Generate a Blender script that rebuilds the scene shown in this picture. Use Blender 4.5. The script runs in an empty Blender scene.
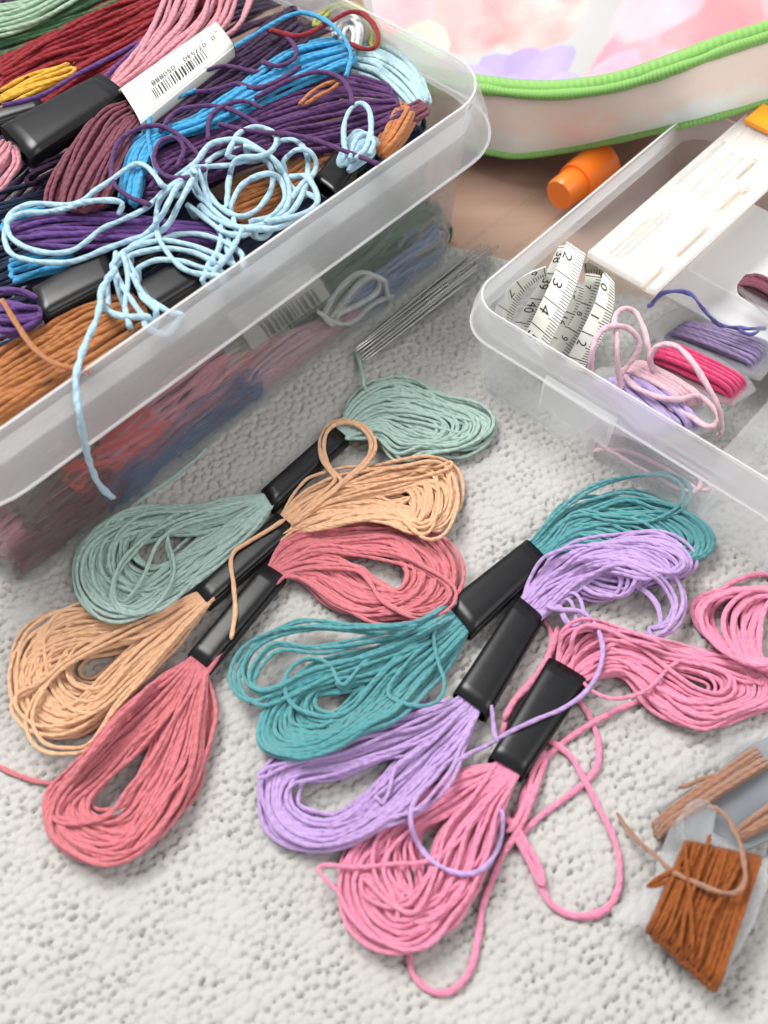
import bpy, math, random
import numpy as np
random.seed(7); rng = np.random.default_rng(11)
S = bpy.context.scene
COL = S.collection
CM = 0.01
# ------------------------------------------------------------------ camera, light, exposure
PITCH = math.radians(55); DIST = 36.0; FPX = 512/math.tan(math.radians(25))
cam = bpy.data.objects.new('camera', bpy.data.cameras.new('camera')); COL.objects.link(cam)
CAMPOS = np.array([0, -DIST*math.cos(PITCH), DIST*math.sin(PITCH)])
cam.location = CAMPOS*CM; cam.rotation_euler = (math.pi/2-PITCH, 0, 0)
cd = cam.data; cd.sensor_fit = 'VERTICAL'; cd.sensor_height = 36; cd.sensor_width = 27
cd.angle = math.radians(50); cd.clip_start = .01; cd.clip_end = 50
cd.dof.use_dof = True; cd.dof.focus_distance = .36; cd.dof.aperture_fstop = 11
S.camera = cam
W_ = bpy.data.worlds.new('World'); S.world = W_; W_.use_nodes = True
W_.node_tree.nodes['Background'].inputs[0].default_value = (.93, .96, 1, 1)
W_.node_tree.nodes['Background'].inputs[1].default_value = .52
def area(name, loc, target, size, power, col):
    l = bpy.data.lights.new(name, 'AREA'); l.shape = 'RECTANGLE'; l.size = size[0]; l.size_y = size[1]; l.energy = power; l.color = col
    o = bpy.data.objects.new(name, l); COL.objects.link(o); o.location = loc
    from mathutils import Vector
    o.rotation_euler = (Vector(target)-Vector(loc)).to_track_quat('-Z', 'Y').to_euler()
area('window_light', (-.75, .70, 1.60), (0, .04, 0), (1.0, .9), 56., (1, .985, .96))
area('room_light', (.7, -.5, 1.1), (0, .05, 0), (.9, .8), 8.6, (1, .96, .92))
S.view_settings.view_transform = 'Standard'; S.view_settings.look = 'None'; S.view_settings.exposure = 0; S.view_settings.gamma = 1
S.cycles.max_bounces = 14; S.cycles.transmission_bounces = 12; S.cycles.transparent_max_bounces = 24; S.cycles.diffuse_bounces = 4
# ------------------------------------------------------------------ pixel <-> place
_s, _c = math.sin(PITCH), math.cos(PITCH)
def ray(px, py):
    x = (px-384)/FPX; y = -(py-512)/FPX
    return np.array([x, _c+y*_s, -_s+y*_c])
def W(px, py, z=0.):
    r = ray(px, py); return CAMPOS+r*((z-CAMPOS[2])/r[2])
def Wplane(px, py, nrm, d):
    nrm = np.array([nrm[0], nrm[1], 0.]); r = ray(px, py); return CAMPOS+r*((d-nrm@CAMPOS)/(nrm@r))
def Zf(ox, oy, s, pts): return [(ox+a/s, oy+b/s) for a, b in pts]
# ------------------------------------------------------------------ object helpers
def tag(o, label=None, cat=None, group=None, kind=None):
    if label: o['label'] = label
    if cat: o['category'] = cat
    if group: o['group'] = group
    if kind: o['kind'] = kind
    return o
def empty(name, loc, label, cat, group=None):
    o = bpy.data.objects.new(name, None); COL.objects.link(o); o.location = np.array(loc)*CM; o.empty_display_size = .01
    return tag(o, label, cat, group)
def mesh(name, V, F, mat, parent=None, smooth=True, uv=None, mats=None, fm=None):
    V = np.asarray(V, float)*CM
    if parent is not None: V = V-np.array(parent.location)
    me = bpy.data.meshes.new(name); me.from_pydata(V.tolist(), [], [tuple(int(i) for i in f) for f in F])
    me.polygons.foreach_set('use_smooth', [smooth]*len(me.polygons))
    for m in (mats or [mat]): me.materials.append(m)
    if fm is not None: me.polygons.foreach_set('material_index', fm)
    if uv is not None:
        l = me.uv_layers.new(name='UVMap'); l.data.foreach_set('uv', np.asarray(uv, np.float32).ravel())
    me.update()
    o = bpy.data.objects.new(name, me); COL.objects.link(o)
    if parent is not None: o.parent = parent
    return o
def catmull(P, step):
    P = np.asarray(P, float)
    if len(P) < 3: return resample(P, step)
    Q = np.vstack([2*P[0]-P[1], P, 2*P[-1]-P[-2]]); out = []
    for i in range(1, len(Q)-2):
        p0, p1, p2, p3 = Q[i-1:i+3]; t = np.linspace(0, 1, 12, endpoint=False)[:, None]
        out.append(.5*(2*p1+(p2-p0)*t+(2*p0-5*p1+4*p2-p3)*t**2+(3*p1-p0-3*p2+p3)*t**3))
    return resample(np.vstack(out+[P[-1:]]), step)
def resample(P, step=None, n=None):
    P = np.asarray(P, float); d = np.r_[0, np.cumsum(np.linalg.norm(np.diff(P, axis=0), axis=1))]
    if n is None: n = max(3, int(d[-1]/step)+1)
    t = np.linspace(0, d[-1], n)
    return np.stack([np.interp(t, d, P[:, k]) for k in range(P.shape[1])], 1)
def smooth1(a, sig):
    k = np.exp(-.5*(np.arange(-int(3*sig), int(3*sig)+1)/sig)**2); k /= k.sum(); p = len(k)//2
    return np.convolve(np.pad(a, p, mode='edge'), k, 'valid')
def wander(n, amp, sig):
    sig = max(1., sig); k = np.exp(-.5*(np.arange(-int(3*sig), int(3*sig)+1)/sig)**2); k /= k.sum()
    return amp*smooth1(rng.normal(size=n+60), sig)[30:30+n]/math.sqrt((k*k).sum())
def tubes(name, paths, r, mat, parent=None, sides=8, ref=(.05, .03, 1), step=.09, taper=False, lobe=.075):
    V = []; F = []; U = []; off = 0
    for P in paths:
        P = resample(np.asarray(P, float), step); n = len(P)
        T = np.gradient(P, axis=0); T /= np.linalg.norm(T, axis=1)[:, None]+1e-9
        B = np.cross(T, np.array(ref)); B /= np.linalg.norm(B, axis=1)[:, None]+1e-9; N = np.cross(B, T)
        d = np.r_[0, np.cumsum(np.linalg.norm(np.diff(P, axis=0), axis=1))]
        rr = r*(1+wander(n, .07, 3.))
        if taper: rr = rr*np.clip(np.minimum(d, d[-1]-d)/.25+.45, .45, 1)
        a = np.arange(sides)*2*math.pi/sides
        lob = 1+lobe*np.cos(2*a[None, :]-d[:, None]*7.5)+lobe*.5*np.cos(3*a[None, :]-d[:, None]*11)
        ring = P[:, None, :]+(rr[:, None]*lob)[:, :, None]*(np.cos(a)[None, :, None]*B[:, None, :]+np.sin(a)[None, :, None]*N[:, None, :])
        V.append(ring.reshape(-1, 3))
        i = np.arange(n-1)[:, None]*sides; k = np.arange(sides)[None, :]; k2 = (k+1) % sides
        q = np.stack([i+k, i+k2, i+sides+k2, i+sides+k], -1).reshape(-1, 4)+off
        F += q.tolist()
        u0 = np.broadcast_to(k/sides, (n-1, sides)); u1 = u0+1/sides
        v0 = np.broadcast_to(d[:-1, None], (n-1, sides)); v1 = np.broadcast_to(d[1:, None], (n-1, sides))
        U.append(np.stack([np.stack([u0, v0], -1), np.stack([u1, v0], -1), np.stack([u1, v1], -1), np.stack([u0, v1], -1)], 2).reshape(-1, 2))
        F.append(list(range(off+sides-1, off-1, -1))); F.append(list(range(off+(n-1)*sides, off+n*sides)))
        U.append(np.zeros((2*sides, 2))); off += n*sides
    return mesh(name, np.vstack(V), F, mat, parent, True, np.vstack(U))
# ------------------------------------------------------------------ materials
def lin(c): 
    c = np.array([int(c[i:i+2], 16)/255 for i in (0, 2, 4)]); return np.where(c < .04, c/12.92, ((c+.055)/1.055)**2.4)
def newmat(name):
    m = bpy.data.materials.new(name); m.use_nodes = True; nt = m.node_tree
    return m, nt, nt.nodes['Principled BSDF'], (lambda t, **k: _nd(nt, t, k)), nt.links.new
def _nd(nt, t, k):
    n = nt.nodes.new(t)
    for a, b in k.items():
        if a.startswith('i_'): n.inputs[int(a[2:]) if a[2:].isdigit() else a[2:]].default_value = b
        else: setattr(n, a, b)
    return n
def rgba(c): return (float(c[0]), float(c[1]), float(c[2]), 1)
def thread_mat(name, hexc, twist=3.2, bump=.62, var=.17, rough=.42):
    m, nt, p, N, L = newmat(name); c = lin(hexc)
    uv = N('ShaderNodeUVMap'); sp = N('ShaderNodeSeparateXYZ'); L(uv.outputs[0], sp.inputs[0])
    a = N('ShaderNodeMath', operation='MULTIPLY', i_1=2.0); L(sp.outputs[0], a.inputs[0])
    b = N('ShaderNodeMath', operation='MULTIPLY_ADD', i_1=twist); L(sp.outputs[1], b.inputs[0]); L(a.outputs[0], b.inputs[2])
    w = N('ShaderNodeMath', operation='MULTIPLY', i_1=2*math.pi); L(b.outputs[0], w.inputs[0])
    s = N('ShaderNodeMath', operation='SINE'); L(w.outputs[0], s.inputs[0])
    cb = N('ShaderNodeCombineXYZ'); fu = N('ShaderNodeMath', operation='MULTIPLY', i_1=26.); L(b.outputs[0], fu.inputs[0]); L(fu.outputs[0], cb.inputs[0]); L(sp.outputs[1], cb.inputs[1])
    nz = N('ShaderNodeTexNoise', i_Scale=1.0, i_Detail=2.); L(cb.outputs[0], nz.inputs['Vector'])
    s2 = N('ShaderNodeMath', operation='MULTIPLY', i_1=.95); L(s.outputs[0], s2.inputs[0])
    hs = N('ShaderNodeMath', operation='MULTIPLY_ADD', i_1=2.2); L(nz.outputs[0], hs.inputs[0]); L(s2.outputs[0], hs.inputs[2])
    bp = N('ShaderNodeBump', i_Strength=bump, i_Distance=.0005); L(hs.outputs[0], bp.inputs['Height']); L(bp.outputs[0], p.inputs['Normal'])
    n2 = N('ShaderNodeTexNoise', i_Scale=.35, i_Detail=3.); cb2 = N('ShaderNodeCombineXYZ'); L(sp.outputs[1], cb2.inputs[0]); L(cb2.outputs[0], n2.inputs['Vector'])
    mx = N('ShaderNodeMix', data_type='RGBA'); mx.inputs['A'].default_value = rgba(c*(1-var)); mx.inputs['B'].default_value = rgba(np.minimum(c*(1+var)+.015, .95))
    L(n2.outputs[0], mx.inputs['Factor']); L(mx.outputs['Result'], p.inputs['Base Color'])
    p.inputs['Roughness'].default_value = rough; dark = float(c.mean()) < .16
    p.inputs['Specular IOR Level'].default_value = .28 if dark else .5
    p.inputs['Sheen Weight'].default_value = .06 if dark else .3; p.inputs['Sheen Roughness'].default_value = .4
    return m
def plain(name, col, rough=.4, metal=0., spec=.5, nscale=0, namp=.1, bump=0, bscale=400, coat=0):
    m, nt, p, N, L = newmat(name); c = lin(col) if isinstance(col, str) else np.array(col)
    tc = N('ShaderNodeTexCoord')
    nz = N('ShaderNodeTexNoise', i_Scale=float(nscale or 60), i_Detail=4.); L(tc.outputs['Object'], nz.inputs['Vector'])
    mx = N('ShaderNodeMix', data_type='RGBA'); mx.inputs['A'].default_value = rgba(c*(1-namp)); mx.inputs['B'].default_value = rgba(np.minimum(c*(1+namp), .95))
    L(nz.outputs[0], mx.inputs['Factor']); L(mx.outputs['Result'], p.inputs['Base Color'])
    p.inputs['Roughness'].default_value = rough; p.inputs['Metallic'].default_value = metal; p.inputs['Specular IOR Level'].default_value = spec
    p.inputs['Coat Weight'].default_value = coat
    if bump:
        b = N('ShaderNodeTexNoise', i_Scale=float(bscale), i_Detail=3.); L(tc.outputs['Object'], b.inputs['Vector'])
        bp = N('ShaderNodeBump', i_Strength=bump, i_Distance=.0004); L(b.outputs[0], bp.inputs['Height']); L(bp.outputs[0], p.inputs['Normal'])
    return m
def plastic(name, col=(.9, .92, .93), rough=.2, clear=.4, trans=.95, ior=1.2, milk=.3):
    """frosted polypropylene: part clear, part rough refraction, part milky white"""
    m, nt, p, N, L = newmat(name)
    p.inputs['Base Color'].default_value = rgba(col); p.inputs['Roughness'].default_value = rough; p.inputs['IOR'].default_value = ior
    p.inputs['Transmission Weight'].default_value = trans
    tc = N('ShaderNodeTexCoord'); nz = N('ShaderNodeTexNoise', i_Scale=35., i_Detail=3.); L(tc.outputs['Object'], nz.inputs['Vector'])
    rr = N('ShaderNodeMapRange', i_3=rough*.8, i_4=rough*1.25); L(nz.outputs[0], rr.inputs[0]); L(rr.outputs[0], p.inputs['Roughness'])
    tr = N('ShaderNodeBsdfTransparent'); tr.inputs[0].default_value = rgba((.985, .99, .99))
    df = N('ShaderNodeBsdfDiffuse'); df.inputs[0].default_value = rgba(np.minimum(np.array(col)*1.02, .95)); tl = N('ShaderNodeBsdfTranslucent'); tl.inputs[0].default_value = rgba(np.minimum(np.array(col)*1.02, .95))
    mk = N('ShaderNodeMixShader', i_0=.55); L(df.outputs[0], mk.inputs[1]); L(tl.outputs[0], mk.inputs[2])
    m1 = N('ShaderNodeMixShader', i_0=milk); L(p.outputs[0], m1.inputs[1]); L(mk.outputs[0], m1.inputs[2])
    mx = N('ShaderNodeMixShader', i_0=1-clear); L(tr.outputs[0], mx.inputs[1]); L(m1.outputs[0], mx.inputs[2])
    L(mx.outputs[0], nt.nodes['Material Output'].inputs['Surface'])
    return m
M = {}
M['black'] = plain('black_gloss_paper', (.007, .007, .008), .3, spec=.38, namp=.3, nscale=200, bump=.12, bscale=110)
M['white_paper'] = plain('white_label_paper', (.72, .72, .66), .55, namp=.04)
M['ink'] = plain('black_ink', (.015, .015, .016), .6)
M['box'] = plastic('frosted_box_plastic', (.92, .94, .95), .13, .64, .98, 1.15, .12)
M['rim'] = plastic('frosted_rim_plastic', (.92, .94, .95), .14, .64, .97, 1.15, .65)
M['edge'] = plastic('edge_highlight_white', (.95, .95, .95), .2, .1, .95, 1.15, .85)  # whiter than the rims: the bright edge highlight is put into the colour
M['tray'] = plastic('frosted_tray_plastic', (.92, .94, .96), .16, .74, .97, 1.15, .5)
M['trayrim'] = plastic('frosted_tray_rim_plastic', (.92, .94, .96), .2, .62, .97, 1.15, .7)
M['clear'] = plastic('clear_tube_plastic', (.96, .97, .97), .03, .955, .97, 1.12, .0)
M['card'] = plastic('clear_card_plastic', (.9, .92, .93), .1, .6, .95, 1.2, .35)
M['steel'] = plain('needle_steel', (.5, .49, .47), .16, metal=1, namp=.03)
M['orange_cap'] = plain('orange_plastic', (.95, .2, .015), .3, namp=.04)
M['tape'] = plain('tape_vinyl', (.74, .75, .68), .45, namp=.03)
M['green'] = None
# ------------------------------------------------------------------ heaps: strands lie on what is under them
class Heap:
    def __init__(h, base=0., x0=-24, y0=-20, w=52, d=66, cell=.05):
        h.x0, h.y0, h.c = x0, y0, cell; h.H = np.full((int(w/cell), int(d/cell)), float(base))
    def idx(h, P):
        i = np.clip(((P[:, 0]-h.x0)/h.c).astype(int), 2, h.H.shape[0]-3); j = np.clip(((P[:, 1]-h.y0)/h.c).astype(int), 2, h.H.shape[1]-3); return i, j
    def height(h, P, r):
        i, j = h.idx(P); k = max(1, int(r*.7/h.c)); m = h.H[i, j]
        for a, b in ((k, 0), (-k, 0), (0, k), (0, -k)): m = np.maximum(m, h.H[np.clip(i+a, 0, h.H.shape[0]-1), np.clip(j+b, 0, h.H.shape[1]-1)])
        return m
    def put(h, P, r, top):
        i, j = h.idx(P); k = int(r*.9/h.c)
        for a in range(-k, k+1):
            for b in range(-k, k+1):
                if a*a+b*b <= k*k+.5:
                    ii = np.clip(i+a, 0, h.H.shape[0]-1); jj = np.clip(j+b, 0, h.H.shape[1]-1); np.maximum.at(h.H, (ii, jj), top)
    def settle(h, px, r, pack=.6, zg=.4, floor=None, cap=None, lift=None, level=0., put=True):
        """px: Nx2 picture points of one strand, evenly spaced; returns Nx3 place points lying on the heap"""
        P = np.array([W(a, b, zg) for a, b in px])
        g = h.height(P, r)
        mxf = np.max(np.stack([np.roll(np.pad(g, 4, mode='edge'), k)[4:-4] for k in range(-2, 3)]), 0)
        z = smooth1(mxf, 4.)+r*.9+level
        if floor is not None: z = np.maximum(z, floor)
        if cap is not None: z = np.where(z > cap*.6, cap*.6+cap*.4*(1-np.exp(-(z-cap*.6)/(cap*.4))), z)
        if lift is not None: z = lift(z)
        P = np.array([W(a, b, zz) for (a, b), zz in zip(px, z)])
        if put: h.put(P, r, z+r*pack)
        return P
table = Heap(0.)
PXCM = 29.
def strand_px(g, n): return resample(catmull(g, 3.), n=n)
def loops(heap, guides, n, r, mouth_z=(.34, .16), noise=.095, extras=(), cap=1.5, fill=1.0, fade=1.3, deep=.52, sc=.76):
    """n nested loops of one thread between guide loops drawn outermost first; returns list of Nx3 strands"""
    G = [strand_px(g, 140) for g in guides]; out = []
    ts = [(i+rng.uniform(.15, .85))/n for i in range(n)]
    idx = list(range(n)); random.shuffle(idx)
    jobs = []
    for i in idx:
        t1 = ts[i]; t2 = float(np.clip(t1+rng.normal()*.22, 0, 1)) if rng.random() < .7 else rng.random()
        x = np.linspace(0, 1, 140); w = x*x*(3-2*x); tt = t1*(1-w)+t2*w
        q = tt*(len(G)-1); k = np.minimum(q.astype(int), len(G)-2); f = (q-k)[:, None]
        st = np.array(G); ii = np.arange(140); P = st[k, ii]*(1-f)+st[k+1, ii]*f
        C = (P+P[::-1])/2; far = 1-np.abs(2*x-1)
        m0 = (P[0]+P[-1])/2; P = m0+(P-m0)*(1-(1-sc)*np.clip(far*2, 0, 1)*rng.random()**1.5)[:, None] if fill else P; C = (P+P[::-1])/2
        pull = np.maximum(np.clip(1-far/.8, 0, 1)**.8*fill*tt, .16*fill*np.clip(1-far/.12, 0, 1))
        P = P+(C-P)*pull[:, None]
        jobs.append((P, 1.0, i))
    for e, cnt, spread in extras:
        for q in range(cnt): jobs.append((strand_px(e, 140)+rng.normal(size=2)*spread, .6, n+len(jobs)))
    rank = rng.permutation(n)/max(1, n-1)
    for base, na, i in jobs:
        L = np.linalg.norm(np.diff(base, axis=0), axis=1).sum(); m = max(30, int(L/3.2))
        P = resample(base, n=m); T = np.gradient(P, axis=0); T /= np.linalg.norm(T, axis=1)[:, None]+1e-6
        d = np.linspace(0, L, m); edge = np.clip(np.minimum(d, L-d)/45, 0, 1)
        amp = noise*PXCM*na*(1 if rng.random() < .85 else 2.4)
        nn = wander(m, amp, 12.)+wander(m, amp*.25, 4.)
        # the same strand keeps its own lane at the mouth: only a little jitter there
        P = P+np.stack([-T[:, 1], T[:, 0]], 1)*(nn*edge)[:, None]
        zc, zh = mouth_z; lv = rank[i] if i < n else rng.uniform(1.15, 1.35)
        lev = np.clip(lv+wander(m, .13, 22.), -.05, 1.45)
        za, zb = [zc+zh*(2*float(np.clip(q, 0, 1))-1) for q in (lev[0], lev[-1])]
        fa = np.clip(1-d/(fade*PXCM), 0, 1)**1.5; fb = np.clip(1-(L-d)/(fade*PXCM), 0, 1)**1.5
        out.append((i, heap.settle(P, r, cap=cap, level=lev*deep, put=False, lift=lambda z: z*(1-fa)*(1-fb)+za*fa+zb*fb)))
    for _, o in out: heap.put(o, r, o[:, 2]+r*.6)
    out.sort(key=lambda a: a[0])
    return [o for _, o in out]
def join_ends(A, B):
    """one continuous thread: a loop at one end, through the band, a loop at the other end, back again"""
    parts = []
    for k in range(max(len(A), len(B))):
        if k < len(A): parts.append(A[k])
        if k < len(B): parts.append(B[k])
    return np.vstack(parts)
def band(name, a1, a2, b1, b2, z0, z1, mat, parent, over=.9, th=.022, flip=False):
    """flattened paper sleeve from mouth a1-a2 to mouth b1-b2, its end overlapping itself"""
    zc = (z0+z1)/2; hh = (z1-z0)/2
    A1, A2, B1, B2 = [W(p[0], p[1], zc) for p in (a1, a2, b1, b2)]
    secs = 9; m = 46; V = []; F = []
    ang = np.linspace(0, 2*math.pi+over, m)+(-.55 if not flip else 2.2)
    for lay in (0, 1):
        for s in range(secs):
            f = s/(secs-1); P1 = A1*(1-f)+B1*f; P2 = A2*(1-f)+B2*f; c = (P1+P2)/2; w = (P2-P1)/2*1.05
            bulge = 1+.04*math.sin(math.pi*f)
            for k, a in enumerate(ang):
                e = 3.6; ca, sa = math.cos(a), math.sin(a)
                x = np.sign(ca)*abs(ca)**(2/e); y = np.sign(sa)*abs(sa)**(2/e)
                g = 1+(th*1.6/np.linalg.norm(w))*(k/(m-1)) - (0 if lay == 0 else th/np.linalg.norm(w))
                gz = hh*bulge+th*1.6*(k/(m-1))-(0 if lay == 0 else th)
                V.append(c+w*x*g*(1.0)+np.array([0, 0, y*gz]))
    n1 = secs*m; q = lambda l, s, k: l*n1+s*m+k
    for s in range(secs-1):
        for k in range(m-1):
            F.append((q(0, s, k), q(0, s+1, k), q(0, s+1, k+1), q(0, s, k+1))); F.append((q(1, s, k), q(1, s, k+1), q(1, s+1, k+1), q(1, s+1, k)))
        F.append((q(0, s, 0), q(1, s, 0), q(1, s+1, 0), q(0, s+1, 0))); F.append((q(0, s, m-1), q(0, s+1, m-1), q(1, s+1, m-1), q(1, s, m-1)))
    for k in range(m-1):
        F.append((q(0, 0, k), q(0, 0, k+1), q(1, 0, k+1), q(1, 0, k))); F.append((q(0, secs-1, k), q(1, secs-1, k), q(1, secs-1, k+1), q(0, secs-1, k+1)))
    o = mesh(name, V, F, mat, parent)
    # tell the heap
    return o
def band_heap(heap, a1, a2, b1, b2, top):
    for f in np.linspace(0, 1, 40):
        for g in np.linspace(.03, .97, 14):
            p = [(1-f)*((1-g)*a1[k]+g*a2[k])+f*((1-g)*b1[k]+g*b2[k]) for k in (0, 1)]
            P = W(p[0], p[1], top*.7)[None]; heap.put(P, .12, np.array([top*(1-.35*abs(2*g-1)**4)]))
def tail(heap, g, r, noise=.03, cap=None, zend=None, lift=None):
    b = catmull(g, 3.); m = len(b); T = np.gradient(b, axis=0); T /= np.linalg.norm(T, axis=1)[:, None]+1e-6
    b = b+np.stack([-T[:, 1], T[:, 0]], 1)*wander(m, noise*PXCM, 7.)[:, None]
    return heap.settle(b, r, cap=cap, lift=lift)
#__SETTING__
# ------------------------------------------------------------------ the setting: wooden table top and the nubbly cloth
def wood_mat():
    m, nt, p, N, L = newmat('brown_wood'); tc = N('ShaderNodeTexCoord')
    mp = N('ShaderNodeMapping'); mp.inputs['Scale'].default_value = (5, 45, 5); mp.inputs['Rotation'].default_value = (0, 0, .8); L(tc.outputs['Object'], mp.inputs[0])
    nz = N('ShaderNodeTexNoise', i_Scale=2., i_Detail=6., i_Distortion=1.5); L(mp.outputs[0], nz.inputs['Vector'])
    mx = N('ShaderNodeMix', data_type='RGBA'); mx.inputs['A'].default_value = rgba(lin('8d7060')); mx.inputs['B'].default_value = rgba(lin('ab8d7a'))
    L(nz.outputs[0], mx.inputs['Factor']); L(mx.outputs['Result'], p.inputs['Base Color']); p.inputs['Roughness'].default_value = .45
    return m
tag(mesh('table_top', [(-150, -120, -.55), (150, -120, -.55), (150, 220, -.55), (-150, 220, -.55)], [(0, 1, 2, 3)], wood_mat()), 'brown wooden table top under the cloth', None, None, 'structure')
def cloth():
    cell = .05; x = np.arange(-21, 21, cell); y = np.arange(-19, 19.6, cell)
    X, Y = np.meshgrid(x, y, indexing='ij')
    # the cloth's far edge runs at a slant behind the boxes
    a = .52; ca, sa = math.cos(a), math.sin(a)
    k = .30; U = (X*ca+Y*sa)/(k*1.12); V = (-X*sa+Y*ca)/(k*.92)
    wx = lambda f, ph: np.sin(X*f+ph)*np.cos(Y*f*.8+ph*2)
    U = U+.35*wx(.7, .3)+.12*wx(2.1, 1.); V = V+.35*wx(.6, 2.)+.12*wx(1.9, 4.)
    R = 400; jx = rng.uniform(-.36, .36, (R, R)); jy = rng.uniform(-.36, .36, (R, R)); hh = rng.uniform(.72, 1.1, (R, R))
    iu = np.floor(U).astype(int); iv = np.floor(V).astype(int)
    D = []; Hs = []
    for di in (-1, 0, 1):
        for dj in (-1, 0, 1):
            ci, cj = iu+di, iv+dj; sh = (cj % 2)*.5
            a_, b_ = ci % R, cj % R
            d = np.hypot(U-(ci+.5+sh-.25+jx[a_, b_]), V-(cj+.5+jy[a_, b_])); D.append(d); Hs.append(hh[a_, b_])
    D = np.array(D); Hs = np.array(Hs); o = np.argsort(D, axis=0)[:3]
    d1, d2, d3 = [np.take_along_axis(D, o[q:q+1], 0)[0] for q in range(3)]; h1 = np.take_along_axis(Hs, o[:1], 0)[0]
    st = lambda t: np.clip(t, 0, 1)**2*(3-2*np.clip(t, 0, 1))
    dome = h1*(1-.55*np.clip(d1/.75, 0, 1)**2)
    wob = np.clip(.55+.6*np.sin(X*2.3+1.7*np.sin(Y*1.9))*np.sin(Y*2.9+1.3*np.sin(X*1.4)), 0, 1)
    Z = .095*dome*st((d2-d1)/.34+.52)-.21*(1-st((d3-d1)/.34))*wob
    Z = Z-.10+.03*wx(.35, 1.)+.006*rng.normal(size=Z.shape)
    e = 13.6-.30*X+.35*np.sin(X*.5)-Y            # edge of the cloth
    Z = Z-.45*np.clip(1-e/.5, 0, 1)**2
    n0, n1 = X.shape
    keep = (e > -.02)
    P = np.stack([X, Y, Z], -1).reshape(-1, 3)
    i = np.arange(n0-1)[:, None]*n1+np.arange(n1-1)[None, :]
    q = np.stack([i, i+n1, i+n1+1, i+1], -1).reshape(-1, 4); kk = keep.reshape(-1)
    q = q[kk[q].all(1)]
    m, nt, p, N, L = newmat('cream_cotton'); tc = N('ShaderNodeTexCoord')
    n1_ = N('ShaderNodeTexNoise', i_Scale=25., i_Detail=3.); L(tc.outputs['Object'], n1_.inputs['Vector'])
    mx = N('ShaderNodeMix', data_type='RGBA'); mx.inputs['A'].default_value = rgba(lin('a4a29f')); mx.inputs['B'].default_value = rgba(lin('b5b3af'))
    L(n1_.outputs[0], mx.inputs['Factor']); L(mx.outputs['Result'], p.inputs['Base Color'])
    n2 = N('ShaderNodeTexNoise', i_Scale=520., i_Detail=5.); L(tc.outputs['Object'], n2.inputs['Vector'])
    bp = N('ShaderNodeBump', i_Strength=.6, i_Distance=.0009); L(n2.outputs[0], bp.inputs['Height']); L(bp.outputs[0], p.inputs['Normal'])
    p.inputs['Roughness'].default_value = .9; p.inputs['Specular IOR Level'].default_value = .15; p.inputs['Sheen Weight'].default_value = .2
    used = np.unique(q); mp_ = np.full(len(P), -1); mp_[used] = np.arange(len(used))
    tag(mesh('cloth', P[used], mp_[q], m), 'cream nubbly knitted cloth spread under everything', None, None, 'structure')
cloth()
#__SKEINS__
# ------------------------------------------------------------------ the six skeins laid out on the cloth
TH = {k: thread_mat(k+'_thread', c) for k, c in dict(sage='b0cdc4', peach='ffbd92', coral='dc7680', teal='4f9ea3', lavender='c6a2dc', pink='fa8cae').items()}
z1 = lambda pts: Zf(60, 470, 3.49, pts)
z2 = lambda pts: Zf(260, 360, 3.2, pts)
z3 = lambda pts: Zf(0, 580, 3.49, pts)
z4 = lambda pts: Zf(190, 490, 2.743, pts)
z5 = lambda pts: Zf(30, 650, 4.04, pts)
z6 = lambda pts: Zf(230, 600, 3.072, pts)
z7 = lambda pts: Zf(240, 690, 3.072, pts)
z8 = lambda pts: Zf(300, 750, 3.2, pts)
r1 = lambda pts: Zf(430, 460, 2.56, pts)
r2 = lambda pts: Zf(540, 570, 3.368, pts)
r3 = lambda pts: Zf(470, 620, 3.3, pts)
RAD = .059
# loose pink ends lie lowest
pink_tails = [tail(table, r3(g), .092) for g in (
    [(340, 250), (375, 290), (400, 330), (425, 400), (425, 470), (395, 520), (330, 570), (250, 630), (180, 690), (120, 730)],
    [(590, 255), (560, 270), (480, 300), (400, 340), (330, 385), (260, 440), (210, 490), (185, 560), (165, 640), (120, 700)],
    [(230, 380), (280, 410), (330, 450), (380, 530), (430, 620), (470, 700), (490, 800), (485, 890), (450, 950), (390, 975), (320, 970), (260, 930), (230, 870), (190, 780), (150, 700), (100, 620)],
    [(120, 640), (160, 730), (200, 815), (232, 880), (248, 862), (225, 800), (180, 735), (130, 660)],
    [(240, 0), (265, 30), (275, 80), (250, 140), (200, 200), (150, 250), (120, 310), (100, 400)],
    [(290, 20), (280, 70), (240, 160), (180, 230), (140, 270), (110, 330)],
    [(250, 430), (205, 500), (190, 580), (150, 670), (120, 700)])]
bottom_loop = tail(table, z8([(400, 560), (350, 620), (348, 680), (365, 730), (420, 775), (480, 775), (540, 710), (570, 600), (590, 480), (640, 350), (690, 270), (740, 160), (790, 20)]), .078)
coral_tail = tail(table, [(-15, 758), (12, 772), (35, 781), (58, 786), (80, 790)], .07)
sage_tail = tail(table, [(207, 447), (196, 460), (178, 474), (160, 486), (140, 500), (120, 520)], .07)
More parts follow.
